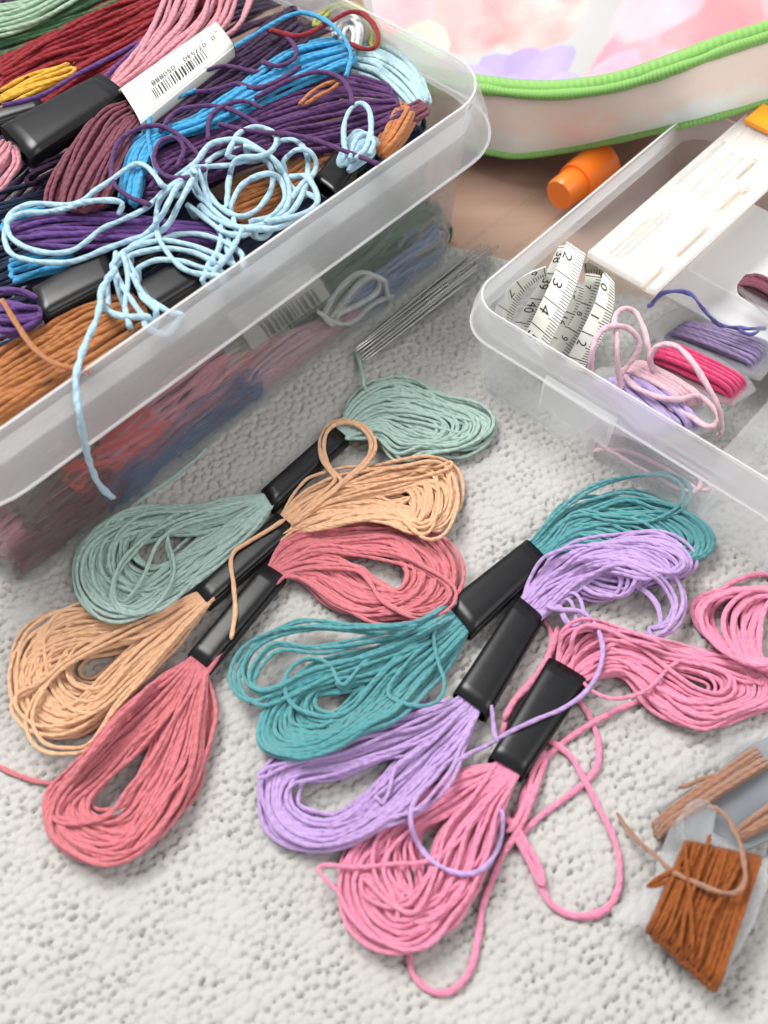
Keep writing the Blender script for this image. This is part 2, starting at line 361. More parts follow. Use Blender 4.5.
pinkA = loops(table, [z8(g) for g in (
    [(612, 42), (500, 70), (400, 110), (280, 195), (190, 265), (135, 345), (118, 430), (135, 530), (185, 605), (260, 650), (340, 655), (430, 615), (510, 540), (560, 450), (600, 320), (640, 200), (695, 95)],
    [(625, 50), (500, 95), (380, 160), (270, 230), (190, 310), (160, 400), (175, 500), (230, 585), (310, 632), (400, 600), (470, 520), (520, 420), (560, 300), (620, 190), (690, 92)],
    [(640, 60), (520, 130), (400, 185), (310, 240), (230, 310), (200, 400), (220, 500), (280, 565), (350, 560), (410, 500), (450, 400), (490, 300), (580, 190), (680, 90)],
    [(650, 65), (540, 150), (440, 200), (330, 230), (300, 300), (340, 400), (370, 470), (350, 540), (300, 555), (370, 540), (430, 440), (470, 320), (560, 200), (675, 88)])], 122, RAD, mouth_z=(.34, .16),
    extras=[(z8([(660, 80), (600, 200), (520, 285), (430, 335), (300, 357), (180, 366), (70, 358), (42, 385), (75, 430), (115, 465), (150, 520), (230, 600), (330, 640), (440, 590), (560, 400), (690, 95)]), 1, 0),
            (z8([(640, 55), (560, 170), (480, 260), (440, 400), (380, 520), (300, 500), (210, 420), (230, 480), (340, 500), (430, 400), (540, 230), (680, 90)]), 2, 3)])
lavA = loops(table, [z7(g) for g in (
    [(662, 22), (600, 45), (480, 65), (380, 85), (280, 120), (170, 175), (100, 215), (72, 275), (68, 350), (90, 430), (150, 475), (240, 488), (330, 470), (420, 420), (520, 340), (620, 230), (690, 150), (727, 95)],
    [(668, 28), (580, 85), (440, 125), (320, 170), (200, 205), (120, 240), (92, 300), (100, 375), (150, 435), (240, 458), (330, 442), (420, 392), (520, 305), (620, 195), (685, 120), (722, 88)],
    [(680, 36), (580, 120), (440, 170), (300, 222), (190, 255), (125, 300), (130, 375), (200, 415), (310, 415), (410, 365), (500, 275), (590, 175), (710, 75)])], 118, RAD, sc=.94, mouth_z=(.34, .16),
    extras=[(z7([(690, 50), (600, 120), (520, 170), (455, 220), (430, 300), (410, 350), (470, 300), (560, 210), (700, 70)]), 1, 2),
            (z7([(675, 30), (560, 100), (380, 140), (200, 205), (80, 230), (42, 262), (70, 275), (140, 240), (300, 190), (450, 130), (670, 40)]), 1, 1)])
coralB = loops(table, [z4(g) for g in (
    [(212, 208), (240, 160), (300, 115), (400, 85), (520, 72), (620, 88), (700, 140), (742, 200), (742, 265), (700, 318), (620, 352), (520, 362), (420, 325), (350, 275), (300, 245), (262, 240)],
    [(220, 212), (280, 150), (380, 112), (500, 100), (600, 115), (680, 165), (718, 230), (692, 292), (610, 328), (520, 325), (430, 278), (360, 238), (258, 238)],
    [(230, 216), (300, 180), (400, 148), (500, 135), (600, 155), (670, 210), (675, 255), (630, 298), (550, 285), (480, 238), (400, 212), (320, 215), (255, 235)])], 120, RAD, mouth_z=(.34, .16),
    extras=[(z4([(235, 220), (330, 170), (450, 175), (560, 190), (640, 220), (715, 285), (640, 340), (540, 300), (470, 220), (360, 215), (250, 232)]), 3, 2)])
tealA = loops(table, [z6(g) for g in (
    [(735, 105), (670, 190), (590, 290), (510, 375), (420, 405), (320, 455), (200, 488), (110, 465), (85, 410), (110, 340), (160, 280), (230, 215), (330, 185), (440, 165), (560, 105), (675, 35)],
    [(725, 95), (600, 190), (500, 290), (400, 390), (300, 445), (190, 462), (112, 430), (130, 350), (200, 280), (300, 235), (420, 205), (560, 125), (680, 40)],
    [(710, 80), (580, 140), (480, 220), (420, 310), (340, 390), (250, 425), (165, 405), (155, 345), (215, 290), (310, 262), (420, 225), (560, 140), (690, 50)])], 119, RAD, mouth_z=(.34, .16),
    extras=[(z6([(667, 28), (560, 78), (400, 85), (260, 75), (150, 95), (70, 140), (28, 210), (35, 270), (85, 305), (150, 290), (270, 235), (400, 195), (560, 135), (690, 60)]), 5, 2.6),
            (z6([(668, 30), (560, 95), (400, 125), (270, 140), (150, 130), (90, 175), (60, 235), (75, 280), (140, 285), (260, 230), (400, 190), (560, 130), (690, 60)]), 3, 2.2),
            (z6([(680, 45), (560, 120), (430, 180), (345, 265), (305, 200), (240, 180), (180, 212), (163, 270), (195, 330), (290, 362), (370, 335), (440, 250), (560, 140), (700, 70)]), 2, 1.2),
            (z6([(655, 40), (622, 110), (632, 200), (642, 250), (625, 300), (560, 312), (490, 280), (560, 180), (700, 80)]), 1, 0)])
tealB = loops(table, [r1(g) for g in (
    [(252, 218), (340, 140), (440, 90), (520, 75), (620, 108), (690, 148), (732, 200), (722, 242), (680, 262), (600, 272), (530, 252), (430, 215), (350, 225), (297, 263)],
    [(262, 226), (350, 150), (450, 112), (560, 112), (640, 138), (705, 190), (702, 232), (650, 248), (570, 240), (480, 205), (380, 208), (292, 258)],
    [(272, 236), (360, 170), (460, 138), (560, 138), (640, 165), (678, 205), (645, 226), (560, 212), (470, 185), (370, 190), (287, 252)])], 120, RAD, sc=.6, mouth_z=(.34, .16),
    extras=[(r1([(250, 216), (330, 130), (430, 62), (540, 32), (620, 35), (657, 72), (640, 120), (560, 155), (460, 150), (380, 130), (340, 170), (290, 250)]), 2, 1.5)])
lavB = loops(table, [r1(g) for g in (
    [(228, 360), (290, 285), (370, 225), (470, 200), (570, 188), (645, 212), (680, 255), (652, 287), (590, 292), (500, 262), (420, 270), (340, 330), (283, 408)],
    [(236, 366), (300, 292), (390, 236), (480, 218), (560, 215), (620, 235), (650, 265), (620, 285), (540, 270), (470, 265), (400, 290), (340, 340), (281, 404)],
    [(250, 378), (330, 320), (410, 275), (480, 265), (510, 300), (490, 345), (430, 350), (390, 320), (340, 345), (275, 396)])], 115, RAD, mouth_z=(.34, .16),
    extras=[(r1([(240, 370), (310, 300), (400, 255), (500, 250), (580, 285), (628, 335), (632, 395), (600, 438), (545, 447), (600, 425), (612, 370), (570, 300), (480, 268), (400, 300), (340, 350), (280, 402)]), 3, 2.5),
            (r1([(245, 375), (320, 320), (420, 300), (540, 330), (590, 380), (595, 440), (585, 370), (500, 310), (400, 310), (278, 402)]), 1, 1),
            (r1([(283, 400), (330, 375), (345, 400), (365, 425), (385, 400), (360, 350), (280, 390)]), 2, 3)])
pinkB = loops(table, [r2(g) for g in (
    [(50, 315), (66, 250), (90, 205), (160, 185), (280, 212), (400, 232), (520, 265), (640, 298), (760, 320), (810, 380), (800, 440), (700, 490), (600, 545), (520, 535), (430, 482), (350, 400), (290, 350), (220, 355), (148, 383)],
    [(65, 325), (110, 240), (200, 205), (320, 238), (440, 268), (560, 298), (680, 328), (770, 370), (785, 430), (690, 468), (600, 512), (500, 490), (420, 425), (340, 355), (250, 345), (145, 378)],
    [(85, 335), (130, 270), (220, 238), (340, 268), (460, 298), (580, 338), (690, 378), (700, 430), (620, 462), (540, 440), (450, 378), (350, 325), (250, 315), (140, 370)])], 123, RAD, mouth_z=(.34, .16),
    extras=[(r2([(140, 372), (180, 405), (240, 425), (305, 412), (360, 380), (420, 310), (480, 270), (560, 275), (680, 320), (780, 370), (700, 400), (560, 330), (420, 280), (280, 240), (150, 250), (100, 345)]), 1, 0),
            (r2([(60, 330), (90, 300), (140, 200), (300, 240), (420, 330), (520, 400), (600, 420), (640, 380), (600, 340), (440, 300), (260, 250), (130, 360)]), 2, 3)])
hank = loops(table, [r2(g) for g in (
    [(900, 40), (800, 62), (700, 68), (600, 75), (525, 95), (503, 130), (525, 190), (585, 240), (655, 285), (720, 308), (800, 310), (900, 290)],
    [(900, 60), (800, 72), (720, 72), (660, 90), (612, 135), (608, 190), (640, 245), (690, 295), (800, 318), (900, 300)],
    [(900, 80), (800, 82), (745, 85), (700, 120), (680, 185), (690, 250), (722, 305), (800, 322), (900, 300)],
    [(900, 90), (830, 92), (780, 110), (750, 180), (745, 250), (760, 305), (810, 325), (900, 300)])], 26, .085, mouth_z=(.5, .4), noise=.08, fade=.5, cap=1.5, fill=0)
peachA = loops(table, [z3(g) for g in (
    [(687, 52), (560, 102), (420, 132), (320, 112), (220, 105), (120, 138), (52, 200), (30, 300), (46, 420), (90, 505), (165, 550), (260, 548), (340, 500), (440, 400), (560, 270), (640, 190), (727, 95)],
    [(692, 56), (580, 110), (440, 160), (300, 165), (190, 185), (110, 240), (72, 320), (80, 405), (120, 465), (200, 505), (290, 485), (400, 395), (520, 280), (630, 170), (724, 90)],
    [(698, 62), (600, 120), (460, 195), (320, 240), (220, 280), (145, 330), (112, 385), (140, 440), (220, 455), (310, 410), (420, 320), (540, 230), (640, 140), (720, 84)])], 121, RAD+.004, mouth_z=(.34, .16),
    extras=[(z3([(690, 60), (500, 165), (300, 258), (180, 338), (110, 440), (103, 520), (150, 588), (240, 605), (320, 585), (420, 440), (560, 280), (725, 95)]), 2, 2.2),
            (z3([(690, 58), (540, 130), (380, 200), (250, 280), (130, 380), (60, 420), (70, 480), (140, 530), (260, 520), (420, 410), (600, 220), (722, 92)]), 2, 2)])
sageA = loops(table, [z1(g) for g in (
    [(712, 82), (560, 112), (430, 135), (330, 126), (200, 153), (105, 212), (46, 290), (35, 360), (60, 440), (115, 508), (190, 528), (280, 503), (400, 428), (530, 338), (650, 238), (735, 140)],
    [(715, 90), (560, 130), (420, 158), (300, 165), (200, 190), (115, 255), (90, 330), (105, 405), (170, 458), (270, 475), (390, 405), (520, 318), (640, 222), (733, 130)],
    [(718, 100), (580, 150), (450, 190), (320, 205), (200, 235), (138, 290), (128, 350), (185, 405), (290, 412), (400, 352), (520, 282), (640, 192), (730, 120)])], 121, RAD, mouth_z=(.34, .16),
    extras=[(z1([(720, 95), (560, 140), (410, 150), (290, 250), (205, 360), (193, 440), (240, 488), (320, 472), (375, 400), (392, 330), (365, 230), (388, 180), (460, 150), (600, 120), (722, 100)]), 2, 1.5),
            (z1([(718, 98), (570, 150), (430, 190), (345, 250), (290, 380), (230, 460), (190, 420), (220, 330), (320, 230), (450, 170), (600, 125), (722, 100)]), 1, 1)])
coralA = loops(table, [z5(g) for g in (
    [(628, 42), (520, 120), (400, 230), (270, 360), (150, 500), (75, 605), (62, 680), (80, 765), (150, 835), (250, 882), (350, 882), (450, 832), (560, 730), (640, 620), (690, 480), (705, 300), (722, 100)],
    [(640, 45), (560, 130), (440, 255), (310, 395), (190, 535), (108, 645), (108, 710), (170, 775), (270, 812), (380, 795), (470, 715), (560, 600), (625, 470), (670, 300), (710, 95)],
    [(655, 50), (590, 145), (490, 270), (370, 410), (265, 540), (195, 640), (190, 700), (250, 735), (340, 715), (425, 630), (505, 515), (575, 400), (630, 260), (695, 90)])], 124, RAD, sc=.88, mouth_z=(.34, .16),
    extras=[(z5([(700, 90), (600, 240), (510, 430), (420, 560), (330, 660), (250, 690), (160, 700), (90, 660), (150, 540), (300, 380), (450, 230), (650, 50)]), 2, 2)])
sageB = loops(table, [z2(g) for g in (
    [(262, 200), (300, 130), (360, 80), (430, 52), (500, 66), (600, 122), (690, 158), (742, 188), (728, 240), (660, 285), (560, 305), (470, 328), (425, 290), (390, 250), (330, 250), (272, 258)],
    [(266, 208), (335, 138), (425, 96), (520, 104), (620, 145), (705, 176), (728, 215), (690, 262), (600, 275), (500, 268), (420, 232), (340, 240), (276, 252)],
    [(270, 215), (350, 170), (430, 135), (520, 142), (620, 178), (695, 202), (705, 228), (650, 242), (560, 236), (450, 205), (360, 220), (277, 245)])], 120, RAD, sc=.6, mouth_z=(.34, .16))
peachB = loops(table, [z2(g) for g in (
    [(58, 505), (130, 440), (240, 385), (340, 362), (450, 342), (550, 322), (610, 332), (634, 400), (630, 470), (602, 538), (565, 552), (520, 505), (450, 492), (350, 497), (220, 522), (110, 552)],
    [(70, 512), (160, 450), (280, 408), (400, 385), (520, 365), (600, 370), (620, 430), (602, 495), (560, 525), (500, 495), (430, 475), (330, 482), (210, 508), (105, 545)],
    [(80, 520), (180, 470), (300, 436), (420, 420), (530, 412), (585, 445), (578, 492), (530, 495), (450, 468), (340, 470), (210, 490), (100, 540)])], 120, RAD+.004, mouth_z=(.34, .16),
    extras=[(z2([(75, 512), (150, 445), (300, 385), (430, 345), (560, 345), (610, 325), (600, 350), (500, 380), (380, 400), (200, 470), (100, 540)]), 1, 1)])
WR = dict(sage=((333, 430), (348, 442), (262, 493), (273, 511)), peach=((277, 516), (295, 532), (196, 593), (209, 608)), coral=((264, 567), (285, 580), (189, 657), (209, 672)),
          teal=((526, 543), (547, 564), (445, 607), (470, 637)), lavender=((517, 600), (542, 621), (454, 696), (485, 719)), pink=((549, 661), (586, 683), (489, 761), (521, 779)))
WZ = dict(sage=(.06, .58), peach=(.06, .58), coral=(.06, .60), teal=(.06, .64), lavender=(.05, .64), pink=(.06, .66))
for k, w in WR.items(): band_heap(table, w[0], w[1], w[2], w[3], WZ[k][1]+.03)
peach_loop = [tail(table, z2(g), .075) for g in (
    [(100, 530), (170, 455), (235, 395), (240, 372), (203, 322), (193, 260), (220, 206), (275, 192), (335, 216), (366, 270), (348, 322), (305, 362), (240, 410), (150, 480)],
    [(110, 530), (200, 450), (260, 392), (225, 345), (205, 290), (212, 235), (250, 204), (305, 208), (345, 245), (352, 290), (325, 335), (285, 370), (200, 440)])]
peach_end = tail(table, z4([(262, 80), (215, 112), (160, 145), (125, 168), (114, 200), (122, 260), (126, 330), (118, 380), (113, 410)]), .075)
lav_end = tail(table, [(545, 605), (558, 609), (579, 612), (593, 626), (601, 650), (597, 674), (583, 695), (561, 710), (540, 718), (512, 731), (488, 745), (470, 753), (455, 762)], .075)
lav_end2 = tail(table, z8([(470, 40), (430, 90), (372, 150), (352, 215), (368, 285), (415, 348), (485, 385), (560, 387), (612, 342), (638, 275), (645, 215), (640, 190)]), .075)
lav_end3 = tail(table, r3([(70, 280), (76, 320), (82, 370), (95, 400)]), .07)
sage_up = tail(table, z2([(350, 110), (332, 85), (325, 40), (314, 0), (305, -22)]), .09)
GRP = 'skeins laid out on the cloth'
def cloth_skein(key, label, A, B, tails):
    w = WR[key]; c = sum(np.array(W(*p, 0.)) for p in w)/4; c[2] = 0
    e = empty('embroidery_skein', c, label, 'skein', GRP)
    tubes('thread', [join_ends(A, B)], RAD, TH[key], e)
    band('paper_band', w[0], w[1], w[2], w[3], WZ[key][0], WZ[key][1], M['black'], e)
    for t in tails: tubes('loose_end', [t], .092 if key == 'pink' else .07, TH[key], e, taper=True)
cloth_skein('sage', 'sage green skein in a narrow black band, nearest the tall box', sageA, sageB, [sage_tail, sage_up])
cloth_skein('peach', 'peach orange skein with a double loop lying over the sage band', peachA, peachB, peach_loop+[peach_end])
cloth_skein('coral', 'coral red skein in a narrow black band below the peach skein', coralA, coralB, [coral_tail])
cloth_skein('teal', 'teal skein in a wide black band reaching towards the tray', tealA, tealB, [])
cloth_skein('lavender', 'lavender skein between the teal and pink skeins, a loose end over the pink band', lavA, lavB, [lav_end, lav_end2, lav_end3])
cloth_skein('pink', 'bright pink skein with long loose loops trailing on the cloth', pinkA, pinkB, pink_tails+[bottom_loop])
e = empty('embroidery_skein', W(755, 640, 0), 'curled bunch of pink thread at the right, without a visible band', 'thread', None)
tubes('thread', [np.vstack([p if i % 2 == 0 else p[::-1] for i, p in enumerate(hank)])], .085, TH['pink'], e)
#__BOX__
# ------------------------------------------------------------------ tall clear storage box and the skeins heaped in it
def sweep(name, prof, ax, bx, a0, a1, b0, b1, rc, mat, parent, K=9, base_o=0.):
    """closed profile [(offset outward, height)] swept round a rounded rectangle"""
    ax = np.array([ax[0], ax[1], 0.]); bx = np.array([bx[0], bx[1], 0.]); V = []; path = []
    for cx, cy, t0 in ((a1-rc, b1-rc, 0), (a0+rc, b1-rc, 90), (a0+rc, b0+rc, 180), (a1-rc, b0+rc, 270)):
        for k in range(K+1):
            t = math.radians(t0+90*k/K); path.append((cx, cy, math.cos(t), math.sin(t)))
    # subdivide the straight runs so that the light falls evenly
    n = len(path); m = len(prof)
    for cx, cy, c, s in path:
        for o, z in prof:
            V.append(ax*(cx+(rc+o)*c)+bx*(cy+(rc+o)*s)+np.array([0, 0, z]))
    F = []
    for i in range(n):
        j = (i+1) % n
        for k in range(m):
            l = (k+1) % m; F.append((i*m+k, j*m+k, j*m+l, i*m+l))
    o = mesh(name, V, F, mat, parent)
    bm_fix(o); return o
def bm_fix(o, bevel=0.):
    import bmesh
    bm = bmesh.new(); bm.from_mesh(o.data); bmesh.ops.recalc_face_normals(bm, faces=bm.faces)
    for e_ in bm.edges:
        if len(e_.link_faces) == 2 and e_.calc_face_angle(0) > .6: e_.smooth = False
    bm.to_mesh(o.data); bm.free()
def plate(name, pts, z0, z1, mat, parent, smooth=False):
    """flat solid with the outline pts (world xy, cm)"""
    n = len(pts); V = [(p[0], p[1], z0 if np.isscalar(z0) else z0[i]) for i, p in enumerate(pts)]+[(p[0], p[1], z1 if np.isscalar(z1) else z1[i]) for i, p in enumerate(pts)]
    F = [tuple(range(n-1, -1, -1)), tuple(range(n, 2*n))]+[(i, (i+1) % n, n+(i+1) % n, n+i) for i in range(n)]
    o = mesh(name, V, F, mat, parent, smooth); bm_fix(o); return o
def rrect(ax, bx, a0, a1, b0, b1, rc, K=8):
    ax = np.array(ax); bx = np.array(bx); out = []
    for cx, cy, t0 in ((a1-rc, b1-rc, 0), (a0+rc, b1-rc, 90), (a0+rc, b0+rc, 180), (a1-rc, b0+rc, 270)):
        for k in range(K+1):
            t = math.radians(t0+90*k/K); out.append(ax*(cx+rc*math.cos(t))+bx*(cy+rc*math.sin(t)))
    return out
UB = (.675, .738); NB = (.738, -.675); BF = -6.2
BU0, BU1, BN0 = -10.2, 11.2, -30.
box = empty('storage_box', (UB[0]*1+NB[0]*-16, UB[1]*1+NB[1]*-16, 0), 'tall frosted clear plastic storage box heaped with embroidery skeins', 'box')
sweep('wall', [(0, .05), (.53, 6.2), (.41, 6.2), (-.12, .05)], UB, NB, BU0, BU1, BN0, BF, 1.4, M['box'], box)
plate('base', rrect(UB, NB, BU0+.1, BU1-.1, BN0+.1, BF-.13, 1.3), .06, .18, M['box'], box)
sweep('rim', [(.42, 6.203), (.60, 7.42), (.68, 7.5), (.78, 7.46), (1.20, 6.30), (1.33, 5.72), (1.22, 5.68), (1.08, 6.24), (.70, 7.15), (.56, 6.203)], UB, NB, BU0, BU1, BN0, BF, 1.4, M['rim'], box)
bead = lambda nm, o, z, r, *a: sweep(nm, [(o+r*math.cos(q*math.pi/4), z+r*math.sin(q*math.pi/4)) for q in range(8)], *a)  # beads added to draw the bright highlight along the rim edges
bead('rim_highlight', 1.30, 5.66, .05, UB, NB, BU0, BU1, BN0, BF, 1.4, M['edge'], box)
bead('rim_highlight', .68, 7.52, .035, UB, NB, BU0, BU1, BN0, BF, 1.4, M['edge'], box)
pile = Heap(4.2)
BG = 'skeins heaped in the clear storage box'
def zA(pts): return [(a/2, b/2) for a, b in pts]
def strip(L, R, n, z, dome=.35, r=.07, layers=2, heap=None, plane=None, noise=.075, depth=.3):
    """a hank of one thread running to and fro between two edge lines of the picture"""
    L = strand_px(L, 90); R = strand_px(R, 90); out = []
    for la in range(layers):
        for i in (range(n) if la % 2 == 0 else range(n-1, -1, -1)):
            t = (i+rng.uniform(.2, .8))/n; t2 = float(np.clip(t+rng.normal()*.10, 0, 1)); x = np.linspace(0, 1, 90)
            tt = t*(1-x)+t2*x; base = L*(1-tt)[:, None]+R*tt[:, None]
            ln = np.linalg.norm(np.diff(base, axis=0), axis=1).sum(); m = max(12, int(ln/3.)); P = resample(base, n=m)
            T = np.gradient(P, axis=0); T /= np.linalg.norm(T, axis=1)[:, None]+1e-6
            P = P+np.stack([-T[:, 1], T[:, 0]], 1)*wander(m, noise*26, 9.)[:, None]
            prof = dome*math.sqrt(max(0, 1-(2*t-1)**2))-la*r*1.8+rng.uniform(-.5, .5)*r*2
            xs = np.linspace(0, 1, m); droop = -.35*dome*(2*xs-1)**4
            if plane is None:
                zz = z+prof+droop+wander(m, r*.5, 10.)
                Q = np.array([W(a, b, c) for (a, b), c in zip(P, zz)])
            else:
                dd = plane-depth*.5*la-rng.uniform(0, 1)*.2+prof*.3+wander(m, r*.5, 10.)-.3
                Q = np.array([Wplane(a, b, NB, c) for (a, b), c in zip(P, dd)])
            k0 = int(rng.uniform(0, .05)*m); k1 = m-int(rng.uniform(0, .05)*m); Q = Q[k0:k1]
            out.append(Q if len(out) % 2 == 0 else Q[::-1])
    joined = [out[0]]
    for q0, q1 in zip(out, out[1:]):
        ta_ = q0[-1]-q0[-3]; ta_ /= np.linalg.norm(ta_)+1e-6; g_ = np.linalg.norm(q1[0]-q0[-1]); mid = (q0[-1]+q1[0])/2+ta_*min(.5*g_, .35)
        joined += [catmull([q0[-1], q0[-1]*.6+mid*.4+ta_*g_*.15, mid, q1[0]*.6+mid*.4+ta_*g_*.15, q1[0]], .06)[1:-1], q1]
    if plane is None and heap is not None:
        for Q in out: heap.put(Q, r, Q[:, 2]+r*.5)
    return np.vstack(joined)
HEX = dict(green='456f49', palegreen='a9c8a8', crimson='951d29', yellow='f0b51e', rose='d98f9d', mauve='7f4253', plum='3a1f42', purple='5c3468', violet='643f84', azure='28a6dc', navy='1c2a48',
           skyblue='b2d7ea', paleblue='bcdfe8', brown='b8702f', amber='c7752a', white='e2e4e0', olive='a8aa3e', dustypink='cda0b0', salmon='ee93a0', red='ea4438', maroon='6a2c3a', slate='8296b8', straw='c9b671', greybrown='6b5a4a', blue='2f5484')
BT = {k: thread_mat(k+'_floss', v) for k, v in HEX.items()}
def hank_thing(color, label, paths, bands=(), tails=(), r=.07, white_band=None, grp=BG):
    """paths: strips; bands: (a1,a2,b1,b2,z0,z1)"""
    c = paths[0].mean(0); e = empty('embroidery_skein', c, label, 'skein', grp)
    for p in paths: tubes('thread', [p], r, BT[color], e, step=.10)
    for b in bands: band('paper_band', *b, M['black'], e)
    for t in tails: tubes('loose_end', [t], r, BT[color], e)
    return e
def ptail(g, z, r=.08, heap=None, amp=.25, level=0.):
    b = catmull(g, 3.); m = len(b); heap = heap or pile
    zz = z+wander(m, amp*.4, 16.) if np.isscalar(z) else np.interp(np.linspace(0, 1, m), np.linspace(0, 1, len(z)), z)
    return heap.settle(b, r, zg=7., floor=zz, level=level)
h = pile
hank_thing('plum', 'dark plum skein lying lowest in the box', [strip([(-60, 380), (180, 170), (330, 60)], [(-100, 100), (60, -60), (230, -120)], 70, 4.2, .2, .10, 1, h)], r=.10)
hank_thing('plum', 'dark plum skein deep in the box under the purple skeins', [strip([(-30, 60), (170, -20), (300, -40)], [(70, 260), (240, 170), (400, 60)], 46, 5.0, .3, .09, 1, h)], r=.09)
hank_thing('navy', 'navy skein at the bottom left of the heap, under the orange brown skein', [strip([(-30, 200), (60, 180), (170, 170)], [(-20, 440), (100, 370), (260, 240)], 46, 4.9, .3, .09, 1, h)], r=.09)
hank_thing('green', 'dark green skein in the top left corner of the heap', [strip([(-10, 20), (70, -8), (110, -30)], [(-10, 62), (75, 34), (170, -8)], 16, 6.0, .4, .075, 2, h)], r=.075)
hank_thing('palegreen', 'pale green skein in the top left corner, beside the dark green one', [strip([(-20, 8), (20, 0), (60, -25)], [(-15, 40), (35, 24), (90, -10)], 9, 6.5, .3, .075, 2, h)], r=.075)
hank_thing('crimson', 'crimson red skein near the top left of the heap, above the yellow one', [strip([(-10, 66), (40, 36), (100, 8), (165, -14)], [(8, 92), (55, 68), (115, 52), (210, -6)], 17, 6.2, .5, .075, 2, h), strip([(40, 90), (80, 58), (135, 30), (190, -6)], [(44, 116), (95, 88), (148, 58), (235, 6)], 13, 6.3, .35, .075, 2, h)], r=.075)
hank_thing('yellow', 'golden yellow skein end at the left edge beside the crimson skein', [strip([(2, 92), (30, 74), (68, 62)], [(-2, 110), (30, 98), (70, 84)], 8, 6.5, .25, .075, 2, h)], [((36, 96), (46, 114), (-25, 106), (-20, 134), 6.0, 6.7)], r=.075)
hank_thing('violet', 'single violet strands crossing the crimson skein at the top left', [ptail([(2, 106), (40, 96), (75, 76), (110, 58), (140, 42)], 6.9)], tails=[ptail([(84, 118), (82, 104), (95, 88), (112, 70), (140, 44), (150, 30)], 7.)], r=.08)
h.H[:] = np.maximum(h.H, 4.2)
hank_thing('plum', 'very dark purple skein in the middle, right of the barcode label', [strip([(140, 120), (190, 78), (245, 40), (292, 10)], [(165, 145), (220, 118), (272, 85), (310, 52)], 20, 6.5, .5, .075, 2, h)], r=.075)
hank_thing('rose', 'rose pink skein with a wide black band at the top of the heap', [strip([(106, 84), (130, 52), (144, 26), (150, 8), (158, -14)], [(122, 96), (150, 82), (200, 52), (238, 28), (252, -4)], 17, 6.9, .35, .075, 2, h), strip([(4, 142), (-8, 155), (-20, 170)], [(22, 156), (24, 168), (8, 186)], 7, 6.6, .2, .075, 2, h)], [((100, 80), (126, 99), (2, 132), (30, 162), 6.6, 7.3)], r=.075)
hank_thing('azure', 'bright azure blue skein lying across the middle of the heap', [strip([(120, 200), (136, 142), (196, 116), (252, 76), (298, 50), (340, 40)], [(136, 206), (156, 148), (216, 126), (272, 96), (322, 76), (354, 62)], 13, 6.9, .4, .078, 2, h)], tails=[ptail([(236, 46), (262, 30), (288, 16), (306, 13), (328, 22), (344, 38), (351, 56), (346, 76)], 7.5, .085), ptail([(150, 118), (148, 135), (152, 155), (158, 175)], 7.3, .085), ptail([(140, 120), (156, 108), (172, 100), (196, 90)], 7.2, .08)], r=.078)
hank_thing('purple', 'large purple skein with stray curls behind the light blue tangle', [strip([(110, 152), (150, 150), (200, 126), (250, 96), (300, 78), (345, 72), (388, 90)], [(128, 204), (165, 202), (215, 178), (280, 156), (330, 146), (370, 134), (404, 114)], 27, 6.5, .5, .078, 2, h)],
   tails=[ptail([(150, 205), (128, 196), (113, 182), (112, 160), (120, 140), (140, 128), (160, 126), (180, 136), (196, 152), (206, 166)], 7.4, .085), ptail([(208, 140), (210, 118), (224, 106), (244, 101), (262, 108)], 7.5, .08), ptail([(218, 124), (250, 131), (300, 136), (342, 150), (378, 164)], 7.5, .08), ptail([(255, 98), (290, 80), (318, 72), (340, 78), (350, 92), (352, 104)], 7.5, .07), ptail([(205, 170), (180, 160), (165, 168), (150, 188)], 7.3, .08), ptail([(186, 74), (206, 70), (226, 66), (258, 72), (276, 66)], 7.3, .08), ptail([(196, 92), (214, 90), (236, 84), (256, 88), (280, 80), (300, 66)], 7.3, .08), ptail([(160, 132), (176, 112), (204, 106), (232, 110), (262, 128)], 7.4, .08), ptail([(268, 30), (290, 40), (296, 56), (280, 66), (262, 62)], 7.4, .08), ptail([(176, 168), (184, 150), (176, 138), (160, 142), (154, 160), (166, 176), (190, 178)], 7.5, .08), ptail([(270, 140), (240, 150), (215, 165), (190, 160)], 7.3, .08)], r=.078)
hank_thing('amber', 'two amber strands poking through the purple skein', [ptail([(300, 104), (312, 92), (326, 84), (342, 80)], 7.35, .07)], tails=[ptail([(306, 104), (318, 96), (330, 90), (338, 84)], 7.35, .07)], r=.07)
hank_thing('brown', 'dark orange skein beneath the light blue tangle, in the middle of the box', [strip([(230, 180), (270, 165), (320, 130)], [(240, 225), (290, 200), (335, 175)], 14, 6.1, .3, .078, 1, h)], r=.078)
hank_thing('paleblue', 'pale blue skein end at the right end of the box', [strip([(345, 44), (380, 44), (402, 56), (418, 75), (428, 98)], [(345, 74), (368, 84), (388, 96), (400, 104), (410, 110)], 15, 6.2, .5, .08, 2, h)], r=.08)
hank_thing('white', 'white loops of thread near the top edge of the heap', [strip([(332, 30), (338, 18), (352, 14), (362, 26), (360, 48)], [(344, 38), (346, 30), (350, 28), (353, 34), (352, 46)], 7, 7.0, .2, .08, 2, h)], r=.08)
hank_thing('olive', 'olive green strands behind the white loops', [strip([(312, 20), (335, 4), (362, 6), (380, 30), (378, 46)], [(320, 30), (338, 12), (360, 14), (370, 30), (370, 46)], 5, 6.6, .2, .078, 1, h)], r=.078)
hank_thing('crimson', 'single crimson loop hanging over the white loops', [ptail([(270, 30), (300, 36), (330, 22), (350, 12), (366, 16), (378, 34), (374, 48), (360, 48), (344, 40)], 7.5, .085)], r=.085)
hank_thing('amber', 'orange skein end at the right of the heap, beside the wall', [strip([(372, 150), (386, 122), (398, 104)], [(388, 156), (404, 138), (414, 116)], 10, 6.6, .3, .075, 2, h)], r=.075)
